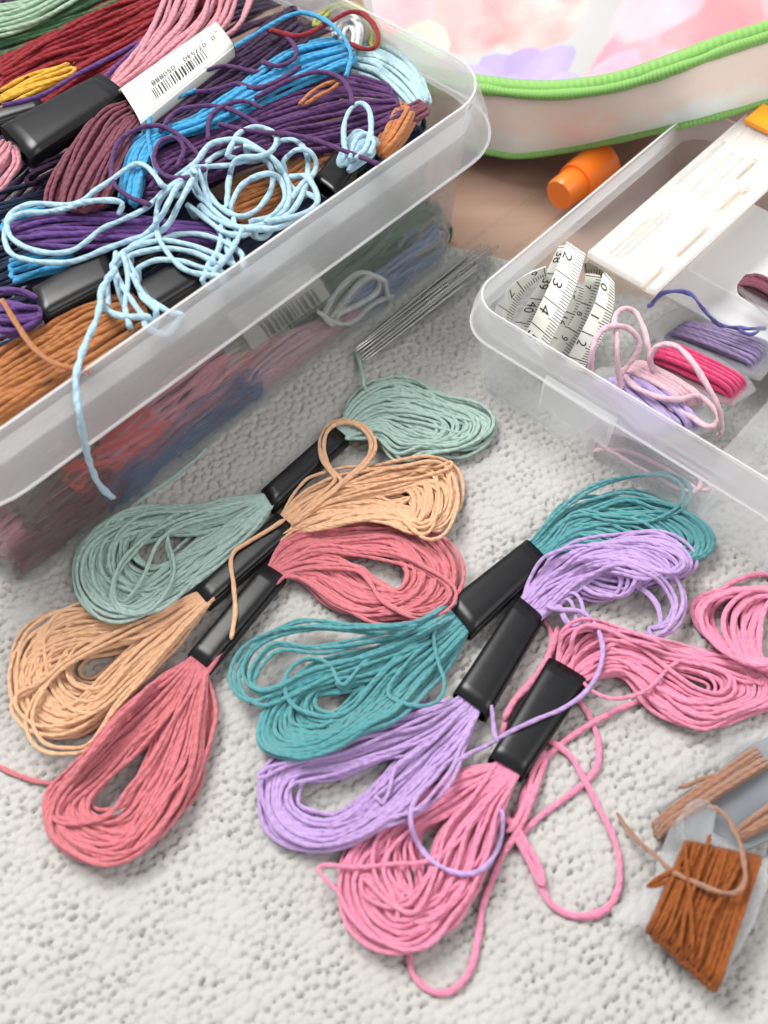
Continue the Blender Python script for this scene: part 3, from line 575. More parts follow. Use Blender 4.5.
hank_thing('mauve', 'mauve skein end at the far right of the heap', [strip([(394, 114), (406, 106), (420, 100)], [(400, 132), (412, 124), (426, 114)], 9, 6.4, .3, .075, 2, h)], r=.075)
hank_thing('azure', 'blue thread loop under the light blue tangle, at the left edge', [strip([(8, 214), (22, 208), (50, 206)], [(8, 240), (30, 234), (52, 228)], 8, 6.3, .2, .078, 1, h), strip([(10, 262), (40, 255), (70, 250)], [(20, 285), (50, 275), (80, 268)], 7, 6.0, .2, .078, 1, h)], r=.078)
hank_thing('violet', 'purple skein lying along the left of the heap inside the light blue loop', [strip([(8, 226), (50, 214), (110, 212), (155, 216), (215, 226)], [(18, 246), (60, 250), (110, 248), (160, 244), (215, 246)], 13, 6.5, .35, .078, 2, h)], r=.078)
hank_thing('mauve', 'dusky mauve skein held by the white barcode label', [strip([(124, 98), (96, 110), (68, 150), (52, 185), (48, 206)], [(140, 126), (132, 150), (118, 178), (104, 206)], 15, 6.8, .45, .075, 2, h)], r=.075)
# its label is added below, as a part of the same thing
label_skein = [o for o in bpy.data.objects if o.get('label') == 'dusky mauve skein held by the white barcode label'][0]
LB = ((121, 95), (141, 127), (216, 28), (234, 51), 6.85, 7.5)
band('paper_label', *LB, M['white_paper'], label_skein)
_txt = {}
def text_mesh(s):
    if s not in _txt:
        cu = bpy.data.curves.new('t', 'FONT'); cu.body = s; cu.size = 1.; cu.resolution_u = 3; o = bpy.data.objects.new('t', cu); COL.objects.link(o)
        me = o.to_mesh(); V = np.array([v.co[:] for v in me.vertices]); F = [tuple(p.vertices) for p in me.polygons]; o.to_mesh_clear()
        bpy.data.objects.remove(o); bpy.data.curves.remove(cu); _txt[s] = (V[:, :2], F)
    return _txt[s]
# barcode and digits on the label: printed on the upper face, read upside down from here
def label_print():
    a1, a2, b1, b2, z0, z1 = LB; zt = z1+.042
    A1, A2, B1, B2 = [W(*p, (z0+z1)/2) for p in (a1, a2, b1, b2)]
    def pos(f, g):  # f along the label 0..1, g across 0..1
        P = (A1*(1-f)+B1*f)*(1-g)+(A2*(1-f)+B2*f)*g; x = abs(2*g-1); zz = (z0+z1)/2+((z1-z0)/2+.046)*(max(0., 1-min(x, .999)**3.6))**(1/3.6)*(1+.04*math.sin(math.pi*f)); P[2] = zz; return P
    V = []; F = []
    x = .20
    while x < .74:
        w = random.choice([.008, .008, .014, .02]); i = len(V)
        for q in range(5): 
            g = .62+.26*q/4; V += [pos(x, g), pos(x+w, g)]
        for q in range(4): F.append((i+2*q, i+2*q+1, i+2*q+3, i+2*q+2))
        x += w+random.choice([.008, .012, .018])
    def put(s, f0, g0, size):
        tv, tf = text_mesh(s); i = len(V); L = np.linalg.norm(B1-A1); Wd = np.linalg.norm(A2-A1)
        for a, b in tv: V.append(pos(f0-a*size/L, g0+b*size/Wd))
        for f in tf: F.append(tuple(i+k for k in f))
    put('0', .90, .44, .40); put('077540', .80, .44, .40); put('050888', .47, .44, .40); put('-', .95, .34, .5)
    mesh('print', V, F, M['ink'], label_skein, False)
label_print()
hank_thing('violet', 'violet skein end at the left edge, in front of a black band', [strip([(2, 286), (20, 288), (36, 298)], [(2, 338), (20, 334), (38, 320)], 10, 6.7, .3, .078, 2, h)], [((34, 294), (44, 322), (104, 254), (118, 284), 6.2, 6.9)], r=.078)
hank_thing('brown', 'orange brown skein at the left, against the front wall of the box', [strip([(-5, 356), (40, 328), (82, 306), (130, 296)], [(-5, 428), (60, 388), (112, 350), (160, 312)], 20, 6.2, .45, .08, 2, h)], [((134, 292), (150, 318), (196, 256), (212, 280), 6.2, 6.9)], tails=[ptail([(2, 300), (18, 326), (34, 348), (56, 364), (90, 372)], 7.3, .09)], r=.08)
# light blue tangle on top
ca = lambda pts: Zf(180, 130, 3.84, pts); cb = lambda pts: Zf(0, 130, 3.84, pts); cc = lambda pts: Zf(0, 270, 3.84, pts)
T_ = []
for g in (cb([(600, 430), (690, 400), (790, 405), (880, 440), (930, 480)]), cb([(430, 520), (480, 465), (560, 435), (640, 425), (740, 445), (830, 480), (900, 520)]), cb([(410, 570), (470, 500), (540, 470), (640, 455), (740, 470), (820, 505)]),
          cb([(530, 530), (600, 500), (700, 505), (780, 530), (860, 545)]), cb([(445, 470), (440, 530), (470, 600), (510, 660), (550, 720), (560, 760)]), cb([(470, 470), (490, 540), (490, 600), (480, 680), (500, 760)]), cb([(480, 480), (520, 560), (545, 640), (600, 690)]),
          cc([(395, 135), (420, 160), (470, 178), (570, 180)]), cc([(510, 20), (540, 80), (590, 125), (650, 160), (700, 170)]),
          ca([(160, 365), (150, 450), (110, 520), (85, 580)]), ca([(185, 395), (190, 440), (235, 470), (240, 520)]), ca([(205, 340), (215, 420), (170, 500), (130, 540)]), ca([(240, 380), (200, 460), (150, 520)]),
          ca([(60, 170), (55, 145), (120, 140), (200, 132), (290, 108), (340, 130), (357, 190), (340, 250), (290, 310), (230, 332), (160, 302), (108, 240), (92, 180), (110, 120), (180, 80), (260, 70)]),
          ca([(45, 150), (55, 230), (110, 290), (180, 350), (250, 375), (330, 355), (390, 300), (410, 240)]), ca([(-30, 190), (60, 125), (110, 60), (180, 38), (250, 45), (310, 80), (360, 120), (400, 180), (440, 230), (500, 250), (527, 275), (500, 310), (430, 350), (370, 377), (290, 382), (240, 405), (170, 392), (110, 350), (60, 310), (25, 285)]),
          ca([(180, 100), (200, 55), (230, 10), (290, -12), (340, 0), (372, 30), (352, 80), (300, 102), (220, 110), (190, 180), (180, 300)]), ca([(390, 40), (440, 40), (482, 80), (492, 150), (480, 220), (440, 300), (380, 350)]), ca([(395, 120), (440, 80), (490, 78), (522, 120), (512, 170), (470, 205), (430, 260)]),
          ca([(420, 180), (480, 178), (510, 210), (530, 265), (512, 300), (450, 330), (340, 350)]), ca([(195, 290), (230, 220), (290, 180), (350, 168), (390, 200), (400, 270), (350, 330), (270, 350)]), ca([(80, 290), (120, 330), (200, 370), (290, 380)]), ca([(250, 60), (330, 90), (390, 150), (420, 230), (400, 310), (330, 350)]),
          cb([(720, 170), (620, 260), (600, 350), (612, 420), (650, 480), (700, 530), (760, 552), (840, 560)]), cb([(740, 190), (690, 280), (640, 370), (560, 420), (500, 450)]),
          cb([(730, 160), (640, 230), (560, 300), (470, 345), (390, 380), (330, 430), (270, 465), (190, 472), (110, 455), (50, 420), (26, 375), (35, 330), (70, 300), (140, 282), (220, 288), (300, 280), (370, 230), (430, 190), (480, 152), (530, 130), (575, 150), (620, 210)]),
          cb([(760, 150), (680, 220), (620, 330), (560, 400), (480, 430), (400, 460), (340, 485), (280, 505), (200, 510), (110, 500), (50, 480), (22, 440), (20, 390), (35, 350), (80, 322), (180, 315), (260, 300), (330, 276), (420, 270), (468, 282), (455, 325)])):
    T_.append(ptail(g, 7.05, .088, amp=.12))
def front_drape():
    """the loose end goes over the rim and hangs down in front of the wall"""
    g = catmull(cc([(450, -10), (430, 20), (384, 72), (388, 110), (372, 190), (332, 270), (306, 350), (287, 415)])+[(76, 388), (79, 410), (84, 440), (90, 464), (98, 484), (108, 494), (115, 499)], 3.)
    out = []
    for px, py in g:
        p1 = W(px, py, 7.35); d = np.dot(np.array([*NB, 0]), p1)
        f = np.clip((py-345)/20, 0, 1); p2 = Wplane(px, py, NB, BF+1.45); z = p2[2]
        if d < BF+.7: out.append(W(px, py, 7.35+.35*np.clip(1-(BF+.7-d)/2., 0, 1)))
        else:
            pp = Wplane(px, py, NB, BF+.85+.6*np.clip((d-BF-.7)/1.0, 0, 1)); out.append(pp)
    out = np.array(out)
    for k in range(3): out[:, k] = smooth1(out[:, k], 2.5)
    return out
tangle = empty('embroidery_skein', (-7, 12, 6.5), 'light blue tangled thread on the heap, its end hanging over the front', 'skein', BG)
order = [T_[0]]
rest = T_[1:]
def chain(paths):
    """join the runs into one thread by the nearest ends, dipping into the heap between runs"""
    cur = paths[0]; left = list(paths[1:]); out = [cur]
    while left:
        e0 = out[-1][-1]; best = min(((np.linalg.norm((p if s else p[::-1])[0]-e0), i, s) for i, p in enumerate(left) for s in (0, 1)))
        p = left.pop(best[1]); p = p if best[2] else p[::-1]
        mid = (e0+p[0])/2-np.array([0, 0, .5]); out.append(catmull([e0, mid, p[0]], .12)); out.append(p)
    return np.vstack(out)
tubes('thread', [chain(T_)], .088, BT['skyblue'], tangle, sides=9)
tubes('loose_end', [front_drape()], .092, BT['skyblue'], tangle, sides=9, lobe=.16)
s5 = ca
hank_thing('skyblue', 'small light blue skein with a black band, right of the tangle by the wall', [strip([(338, 158), (345, 140), (356, 128), (372, 138)], [(354, 170), (366, 162), (374, 155), (374, 146)], 7, 6.9, .25, .085, 2, h)], [((335, 157), (356, 171), (314, 184), (336, 200), 6.3, 6.9)], [ptail([(352, 160), (345, 148), (344, 126), (350, 110), (360, 103), (369, 110), (371, 130), (366, 148), (356, 158)], 7.4, .09), ptail([(350, 158), (356, 140), (366, 134), (374, 142), (370, 154)], 7.4, .09)], r=.085)
# skeins seen through the front wall
FW = BF-.55
WG = 'skeins pressed against the front wall of the box'
def wall_thing(color, label, L, R, n, **k): hank_thing(color, label, [strip(L, R, n, 0, .3, .08, 2, None, FW+k.get('d', 0), noise=.2)], r=.08, grp=WG)
def proj(P):
    d = np.asarray(P, float)-CAMPOS; x, y, z = d[0], d[1]*_s+d[2]*_c, d[1]*_c-d[2]*_s; return (384+FPX*x/z, 512-FPX*y/z)
def wall_line(u0, u1, z, d): return [proj(np.array([UB[0]*u+NB[0]*d, UB[1]*u+NB[1]*d, z])) for u in np.linspace(u0, u1, 4)]
for col_, lab_, u0, u1 in (('maroon', 'dark maroon thread deep behind the left end of the front wall', -9.6, -4.6), ('plum', 'dark purple thread deep behind the front wall, left of the printed label', -5.0, 1.2), ('navy', 'dark navy thread deep behind the right end of the front wall', .8, 10.4)):
    wall_thing(col_, lab_, wall_line(u0, u1, 5.6, FW-1.1), wall_line(u0, u1, .25, FW-.9), 40, d=-.55)
wall_thing('rose', 'rose pink skein along the bottom behind the left of the front wall', wall_line(-9.4, -2.5, 1.6, FW-.4), wall_line(-9.2, -2.0, .35, FW-.4), 10, d=-.1)
wall_thing('green', 'green skein seen through the right end of the front wall', [(305, 300), (345, 258), (388, 214), (420, 200)], [(345, 322), (386, 288), (428, 262), (444, 238)], 18)
wall_thing('slate', 'grey blue thread at the right end corner behind the wall', [(412, 205), (424, 194), (436, 190)], [(395, 300), (412, 284), (432, 262)], 14, d=-.2)
wall_thing('straw', 'straw yellow thread end beside the green skein behind the wall', [(400, 262), (420, 248), (434, 232)], [(405, 274), (426, 260), (440, 244)], 6, d=.15)
wall_thing('dustypink', 'dusty pink skein behind the middle of the front wall', [(270, 372), (320, 330), (372, 296), (416, 268)], [(300, 380), (345, 350), (392, 318), (425, 290)], 13)
wall_thing('salmon', 'salmon pink skein seen large through the front wall', [(100, 448), (165, 394), (208, 352), (256, 330)], [(150, 468), (215, 436), (268, 392), (300, 350)], 22)
wall_thing('red', 'red skein behind the wall, below the hanging light blue end', [(60, 462), (100, 440), (150, 416)], [(100, 506), (150, 482), (205, 446)], 16, d=.1)
wall_thing('maroon', 'maroon skein at the bottom left corner behind the wall', [(28, 520), (55, 492), (100, 464)], [(62, 552), (85, 538), (128, 510)], 20)
wall_thing('blue', 'blue skein along the bottom edge behind the wall', [(112, 508), (178, 458), (250, 402)], [(128, 524), (200, 474), (270, 418)], 9, d=.15)
wall_thing('greybrown', 'grey brown skein behind the left end of the wall', [(12, 500), (44, 468), (88, 440)], [(34, 520), (58, 500), (96, 466)], 12, d=.05)
# a second barcode label behind the wall, on its own skein
def wall_label():
    e = empty('embroidery_skein', Wplane(285, 330, NB, FW), 'grey green skein with a printed label behind the front wall', 'skein', WG)
    tubes('thread', [strip([(225, 352), (250, 330), (276, 312)], [(235, 366), (262, 346), (286, 330)], 8, 0, .2, .08, 2, None, FW+.05)], .08, BT['palegreen'], e)
    q = [Wplane(a, b, NB, FW+.3) for a, b in ((232, 318), (312, 266), (330, 296), (252, 350))]; k = [p-np.array([NB[0], NB[1], 0])*.25 for p in q]
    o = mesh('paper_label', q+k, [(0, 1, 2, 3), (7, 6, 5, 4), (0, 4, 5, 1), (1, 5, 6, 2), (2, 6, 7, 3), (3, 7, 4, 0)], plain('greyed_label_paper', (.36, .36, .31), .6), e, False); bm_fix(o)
    V = []; F = []; n3 = np.array([NB[0], NB[1], 0])*.03; x = .2
    bil = lambda f, g: (q[0]*(1-f)+q[1]*f)*(1-g)+(q[3]*(1-f)+q[2]*f)*g+n3
    while x < .85:
        w = random.choice([.02, .03, .05]); i = len(V); V += [bil(x, .5), bil(x+w, .5), bil(x+w, .95), bil(x, .95)]; F.append((i, i+1, i+2, i+3)); x += w+random.choice([.02, .03])
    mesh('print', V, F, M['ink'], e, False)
wall_label()
for col_, lab_, u0, u1 in (('maroon', 'maroon thread lying lowest at the left end of the front wall', -9.4, -5.6), ('blue', 'blue thread lying lowest along the middle of the front wall', -5.8, .6), ('dustypink', 'dusty pink thread lying lowest behind the wall, beside the needle tube', .4, 5.6), ('slate', 'grey blue thread lying lowest at the right end of the wall', 5.4, 10.3)):
    wall_thing(col_, lab_, wall_line(u0, u1, 1.5, BF-.4), wall_line(u0, u1, .2, BF-.2), 10, d=.42)
wl = [np.array([Wplane(a, b, NB, FW+.35) for a, b in catmull(g, 3.)]) for g in ([(330, 318), (345, 300), (362, 280), (378, 276), (376, 292), (358, 304), (340, 312)], [(318, 312), (335, 322), (352, 322), (372, 304), (392, 296)], [(322, 316), (338, 290), (360, 272), (384, 280)])]
e = empty('embroidery_skein', wl[0].mean(0), 'white thread loops pressed against the wall below the green skein', 'skein', WG)
tubes('thread', [chain(wl)], .085, BT['white'], e)
#__TRAY__
# ------------------------------------------------------------------ low compartment tray with its contents
TA = (.747, -.665); TB = (-.665, -.747)   # along the front; outward through the front
TF = -6.25; A0, A1 = -1.45, 24.; B0 = -19.6
tray = empty('compartment_tray', (TA[0]*8+TB[0]*-13, TA[1]*8+TB[1]*-13, 0), 'low frosted plastic tray with compartments and a front clasp tab', 'tray')
sweep('wall', [(0, .05), (.22, 3.1), (.10, 3.1), (-.12, .05)], TA, TB, A0, A1, B0, TF, .9, M['tray'], tray)
plate('base', rrect(TA, TB, A0+.1, A1-.1, B0+.1, TF-.13, .8), .06, .18, M['tray'], tray)
sweep('rim', [(.11, 3.103), (.17, 4.10), (.24, 4.16), (.32, 4.12), (.50, 3.55), (.56, 3.02), (.47, 3.0), (.40, 3.5), (.26, 3.95), (.21, 3.103)], TA, TB, A0, A1, B0, TF, .9, M['trayrim'], tray)
bead('rim_highlight', .53, 2.98, .045, TA, TB, A0, A1, B0, TF, .9, M['edge'], tray)  # added highlight beads on the tray rim too
bead('rim_highlight', .24, 4.175, .03, TA, TB, A0, A1, B0, TF, .9, M['edge'], tray)
def ab(p): return float(p[0]*TA[0]+p[1]*TA[1]), float(p[0]*TB[0]+p[1]*TB[1])
def xy(a, b, z=0.): return np.array([TA[0]*a+TB[0]*b, TA[1]*a+TB[1]*b, z])
def wallbox(name, a0, a1, b0, b1, z0, z1, mat, parent):
    q = [xy(a0, b0), xy(a1, b0), xy(a1, b1), xy(a0, b1)]; return plate(name, [(p[0], p[1]) for p in q], z0, z1, mat, parent)
ta, tb = ab(W(543, 384, 3.05))[0], ab(W(612, 428, 3.05))[0]
# clasp tab: hangs from the flange in front
def tab():
    prof = [(.565, 3.35), (.80, 3.2), (.86, 2.2), (.76, 2.12), (.68, 3.0), (.565, 3.03)]; V = []; F = []; n = len(prof)
    for a in (ta, ta+.1, tb-.1, tb):
        for o, z in prof: V.append(xy(a, TF+o-(.06 if a in (ta, tb) else 0)*(o > .6), z))
    for i in range(3):
        for k in range(n): F.append((i*n+k, i*n+(k+1) % n, (i+1)*n+(k+1) % n, (i+1)*n+k))
    F += [tuple(range(n)), tuple(range(3*n, 4*n))[::-1]]
    o = mesh('clasp_tab', V, F, M['trayrim'], tray, False); bm_fix(o)
tab()
da = ab(W(742, 430, 3.9))[0]; db = ab(W(724, 284, 3.9))[1]
print('divider a', da, 'cross b', db, 'tab', ta, tb)
wallbox('divider', da-.06, da+.06, db+.1, TF-.15, .2, 3.7, M['tray'], tray)
wallbox('divider', ab(W(640, 238, 3.72))[0], A1-.2, db-.06, db+.06, .2, 3.72, M['tray'], tray)
wallbox('divider', da+5.0, da+5.12, B0+.2, db-.1, .2, 3.7, M['tray'], tray)
# --- measuring tape
tape = empty('measuring_tape', W(545, 320, 0), 'white measuring tape folded in loose loops in the tray', 'tape measure')
tz = lambda pts: Zf(460, 220, 3.84, pts)
def ribbon(L, R, zL, zR, num0, parent, mat=None, th=.035, ticks=True, both=True, bold=False):
    n = 40; L = strand_px(L, n); R = strand_px(R, n); f = np.linspace(0, 1, n)
    zl = np.interp(f, np.linspace(0, 1, len(zL)), zL); zr = np.interp(f, np.linspace(0, 1, len(zR)), zR); zl = np.convolve(np.pad(zl, 3, mode='edge'), np.ones(7)/7, 'valid'); zr = np.convolve(np.pad(zr, 3, mode='edge'), np.ones(7)/7, 'valid')
    PL = np.array([W(a, b, z) for (a, b), z in zip(L, zl)]); PR = np.array([W(a, b, z) for (a, b), z in zip(R, zr)])
    T = np.gradient((PL+PR)/2, axis=0); N = np.cross(PR-PL, T); N /= np.linalg.norm(N, axis=1)[:, None]
    if np.mean([N[i]@(CAMPOS-PL[i]) for i in range(n)]) < 0: N = -N
    V = np.vstack([PL, PR, PL-N*th, PR-N*th]); F = []
    for i in range(n-1):
        j = i+1; F += [(i, j, n+j, n+i), (2*n+i, 3*n+i, 3*n+j, 2*n+j), (i, 2*n+i, 2*n+j, j), (n+i, n+j, 3*n+j, 3*n+i)]
    F += [(0, n, 3*n, 2*n), (n-1, 3*n-1, 4*n-1, 2*n-1)]
    o = mesh('tape_fold', V, F, mat or M['tape'], parent); bm_fix(o)
    if not ticks: return
    d = np.r_[0, np.cumsum(np.linalg.norm(np.diff((PL+PR)/2, axis=0), axis=1))]
    def pos(s, w):
        q = np.interp(s, d, np.arange(n)); i = min(int(q), n-2); g = q-i
        return (PL[i]*(1-g)+PL[i+1]*g)*(1-w)+(PR[i]*(1-g)+PR[i+1]*g)*w+(N[i]*(1-g)+N[i+1]*g)*.008
    V = []; F = []; wd = np.linalg.norm(PR-PL, axis=1).mean()
    def rect(s0, s1, w0, w1):
        k = len(V); V.extend([pos(s0, w0), pos(s1, w0), pos(s1, w1), pos(s0, w1)]); F.append((k, k+1, k+2, k+3))
    q = 0; s = .06
    while s < d[-1]-.05:
        cmk = q % 10 == 0; w0 = 0. if cmk else (.52 if q % 5 == 0 else .64)
        rect(s, s+(.032 if cmk else .026), w0, 1.)
        if cmk and s+.6 < d[-1]:
            tv, tf = text_mesh(str(num0+q//10)); k = len(V); sz = .62*wd if not bold else .8*wd
            cx = tv[:, 0].mean()
            for a, b in tv: V.append(pos(np.clip(s+.40+(a-cx)*sz, 0, d[-1]), .06+b*sz/wd))
            F.extend(tuple(k+x for x in f_) for f_ in tf)
        q += 1; s += .1
    mesh('tick_print', V, F, M['ink'], o, False) if False else mesh_sub('tick_print', V, F, M['ink'], o)
def mesh_sub(name, V, F, mat, par):
    o = mesh(name, V, F, mat, None, False)
    root = par.parent
    o.data.transform(__import__('mathutils').Matrix.Translation(-root.location)); o.parent = par; return o
M['tape_back'] = plain('tape_back_vinyl', (.5, .47, .33), .5, namp=.05)
ribbon(tz([(330, 180), (270, 203), (212, 240), (160, 300), (135, 352), (140, 395)]), tz([(335, 215), (292, 236), (246, 280), (214, 340), (196, 395), (190, 425)]), [3.6, 3.6, 3.3, 2.9, 2.4, 2.0], [3.0, 3.0, 2.7, 2.2, 1.7, 1.2], 6, tape)
ribbon(tz([(482, 205), (470, 300), (420, 400), (345, 490)]), tz([(550, 215), (512, 310), (475, 420), (405, 540)]), [3.0, 2.4, 1.7, 1.0], [3.0, 2.4, 1.7, 1.0], 7, tape)
ribbon(tz([(425, 240), (405, 300), (370, 390), (300, 490)]), tz([(480, 260), (470, 330), (430, 430), (370, 520)]), [2.2, 1.8, 1.2, .7], [2.2, 1.8, 1.2, .7], 15, tape)
ribbon(tz([(472, 168), (520, 160), (562, 172), (580, 200)]), tz([(478, 205), (510, 204), (538, 214), (556, 240)]), [3.7, 3.8, 3.8, 3.7], [3.2, 3.2, 3.2, 3.2], 3, tape, M['tape_back'])
ribbon(tz([(552, 192), (520, 310), (470, 420), (395, 560)]), tz([(592, 240), (588, 340), (548, 450), (470, 580)]), [3.8, 3.0, 2.1, 1.0], [3.8, 3.0, 2.1, 1.0], 0, tape)
ribbon(tz([(380, 100), (330, 200), (270, 300), (200, 408)]), tz([(432, 92), (395, 200), (335, 310), (262, 420)]), [3.75, 3.1, 2.3, 1.4], [3.75, 3.1, 2.3, 1.4], 38, tape, bold=True)
ribbon(tz([(410, 82), (360, 210), (308, 322), (240, 460)]), tz([(482, 130), (442, 260), (390, 382), (315, 530)]), [4.05, 3.4, 2.6, 1.5], [4.05, 3.4, 2.6, 1.5], 2, tape)
# --- clear tube with needles between the boxes
tube = empty('needle_tube', W(440, 280, 0), 'clear round plastic tube with an orange cap lying between the two boxes', 'tube')
TP0 = W(352, 352, .80); TP1 = W(603, 162, .80); td = (TP1-TP0)/np.linalg.norm(TP1-TP0); TL = np.linalg.norm(TP1-TP0); ts = np.cross(td, [0, 0, 1.])
def lathe(name, prof, o, d, mat, parent, K=40):
    s = np.cross(d, [0, 0, 1.]); s /= np.linalg.norm(s); u = np.cross(s, d); V = []; F = []; n = len(prof)
    for x, r in prof:
        for k in range(K):
            a = 2*math.pi*k/K; V.append(o+d*x+(s*math.cos(a)+u*math.sin(a))*r)
    for i in range(n):
        j = (i+1) % n
        for k in range(K): F.append((i*K+k, i*K+(k+1) % K, j*K+(k+1) % K, j*K+k))
    ob = mesh(name, V, F, mat, parent); bm_fix(ob); return ob
lathe('tube_body', [(0, .02), (0, .72), (.06, .76), (TL-1.9, .76), (TL-1.9, .69), (.1, .69), (.1, .02)], TP0, td, M['clear'], tube)
lathe('cap', [(TL-2.9, .01), (TL-2.9, .6), (TL-2.8, .66), (TL-1.86, .672), (TL-1.86, .80), (TL-.12, .92), (TL, .86), (TL, .01)], TP0, td, M['orange_cap'], tube)
nd = Heap(.0)
npx = [((346, 352), (470, 255)), ((352, 362), (497, 240)), ((356, 350), (505, 248)), ((362, 360), (482, 262)), ((350, 345), (472, 250)), ((360, 366), (500, 244)), ((368, 364), (492, 266)), ((344, 358), (440, 285)), ((372, 352), (488, 252))]
for i, (a, b) in enumerate(npx):
    lane = (i % 5-2)*.17; zz = .30+.17*(i//5)+.05*random.random()
    f0, f1 = .25+.12*random.random(), 7.4+.9*random.random()
    if i in (4, 7): f1 -= 1.5
    tw = random.uniform(-.12, .12)
    p0 = TP0+td*f0+ts*(lane+tw); p1 = TP0+td*f1+ts*(lane*1.1-tw); p0[2] = zz; p1[2] = zz+.12
    ne = empty('needle', (p0+p1)/2, 'long steel needle lying in the clear tube', 'needle', 'steel needles in the clear tube')
    dd = (p1-p0)/np.linalg.norm(p1-p0); ln = np.linalg.norm(p1-p0); w = np.cross(dd, [0, 0, 1.])
    lathe('shaft', [(0, .002), (.5, .038), (1.2, .065), (ln-.95, .065), (ln-.9, .001)], p0, dd, M['steel'], ne, K=10)
    e0 = p0+dd*(ln-.92); loop = [e0, e0+dd*.15+w*.055, e0+dd*.6+w*.06, e0+dd*.85+w*.03, e0+dd*.92, e0+dd*.85-w*.03, e0+dd*.6-w*.06, e0+dd*.15-w*.055, e0]
    tubes('eye', [catmull(loop, .04)], .022, M['steel'], ne, sides=6, step=.04, lobe=0)
# --- flat slotted case at the back of the tray
case = empty('slotted_case', W(680, 210, 3.0), 'flat white slotted case with an orange clip, lying across the back of the tray', 'case')
C0 = W(588, 252, 4.2); C1 = W(742, 118, 4.45); cs = (C1-C0); CL = np.linalg.norm(cs); cs /= CL; cw = np.cross(cs, [0, 0, 1.]); cw /= np.linalg.norm(cw); cn = np.cross(cw, cs); CWD = 2.75
cz = lambda pts: Zf(520, 100, 3.1, pts)
def case_local(p):
    r = ray(*p); t = ((C0-CAMPOS)@cn)/(r@cn); q = CAMPOS+r*t-C0; return q@cs, q@cw
def slotted():
    g = .05; ns, nw = int((CL+.3)/g), int(CWD/g); hole = np.zeros((ns, nw), bool)
    for a, b, wd in (((275, 475), (405, 362), .08), ((292, 482), (445, 348), .08), ((320, 480), (470, 350), .07), ((520, 278), (665, 165), .1), ((556, 298), (700, 180), .08), ((598, 345), (690, 272), .1), ((630, 345), (714, 268), .2), ((665, 242), (738, 185), .2), ((490, 486), (586, 388), .2), ((375, 572), (450, 522), .2), ((480, 260), (640, 130), .08)):
        pa, pb = [case_local(q) for q in cz([a, b])]; (s0, s1), w = sorted((pa[0], pb[0])), (pa[1]+pb[1])/2
        hole[max(0, int(s0/g)):max(0, int(s1/g)), max(0, int((w-wd/2)/g)):max(0, int((w+wd/2)/g))+1] = True
    V = {}; VL = []; F = []
    def v(i, j, k):
        if (i, j, k) not in V: V[i, j, k] = len(VL); VL.append(C0+cs*(i*g)+cw*(j*g)+cn*(-.22*k+(.03 if (k == 0 and j % 9 == 0) else 0)))
        return V[i, j, k]
    solid = lambda i, j: 0 <= i < ns and 0 <= j < nw and not hole[i, j]
    for i in range(ns):
        for j in range(nw):
            if not solid(i, j): continue
            F.append((v(i, j, 0), v(i+1, j, 0), v(i+1, j+1, 0), v(i, j+1, 0))); F.append((v(i, j, 1), v(i, j+1, 1), v(i+1, j+1, 1), v(i+1, j, 1)))
            for di, dj, q in ((-1, 0, ((0, 0), (0, 1))), (1, 0, ((1, 1), (1, 0))), (0, -1, ((1, 0), (0, 0))), (0, 1, ((0, 1), (1, 1)))):
                if not solid(i+di, j+dj): (a0, b0), (a1, b1) = q; F.append((v(i+a0, j+b0, 0), v(i+a0, j+b0, 1), v(i+a1, j+b1, 1), v(i+a1, j+b1, 0)))
    o = mesh('slotted_lid', VL, F, M['casep'], case, False); bm_fix(o)
M['casep'] = plastic('milky_case_plastic', (.93, .93, .93), .2, .26, .97, 1.15, .7)
slotted()
def obox(name, o, ax, L, D, Hh, mat, parent, bev=.06):
    ax = [np.array(a, float) for a in ax]; V = []; 
    for z in (0, bev, Hh-bev, Hh):
        k = bev if z in (0, Hh) else 0
        for a, b in ((k, k), (L-k, k), (L-k, D-k), (k, D-k)): V.append(o+ax[0]*a+ax[1]*b+ax[2]*z)
    F = [(3, 2, 1, 0), (12, 13, 14, 15)]+[(4*i+k, 4*i+(k+1) % 4, 4*i+4+(k+1) % 4, 4*i+4+k) for i in range(3) for k in range(4)]
    ob = mesh(name, V, F, mat, parent, False); bm_fix(ob); return ob
obox('case_bottom', C0+cs*.02+cw*.04-cn*.50, (cs, cw, cn), CL+.2, CWD-.1, .26, plain('tan_case_lining', 'd3c6b6', .5), case)
M['wood_pin'] = plain('pale_wood', 'c99a66', .6, nscale=90, namp=.15)
M['clip'] = plain('yellow_orange_plastic', 'f59a14', .35, namp=.05)
obox('clip', C0+cs*(CL-.35)+cw*.25+cn*.02, (cs, cw, cn), 1.2, 1.3, .35, M['clip'], case, .1)
card_ = plate('added_white_sheet', [xy(a, b)[:2] for a, b in ((ab(W(640, 238, 3.7))[0]+.3, db-.2), (da+4.8, db-.2), (da+4.8, B0+.6), (ab(W(640, 238, 3.7))[0]+.3, B0+.6))], 1.9, 1.98, plain('added_sheet_white', (.78, .78, .78), .5, namp=.03), None)  # invented sheet, added to whiten the grey tray floor
tag(card_, 'added white sheet brightening the tray floor under the slotted case', 'card')
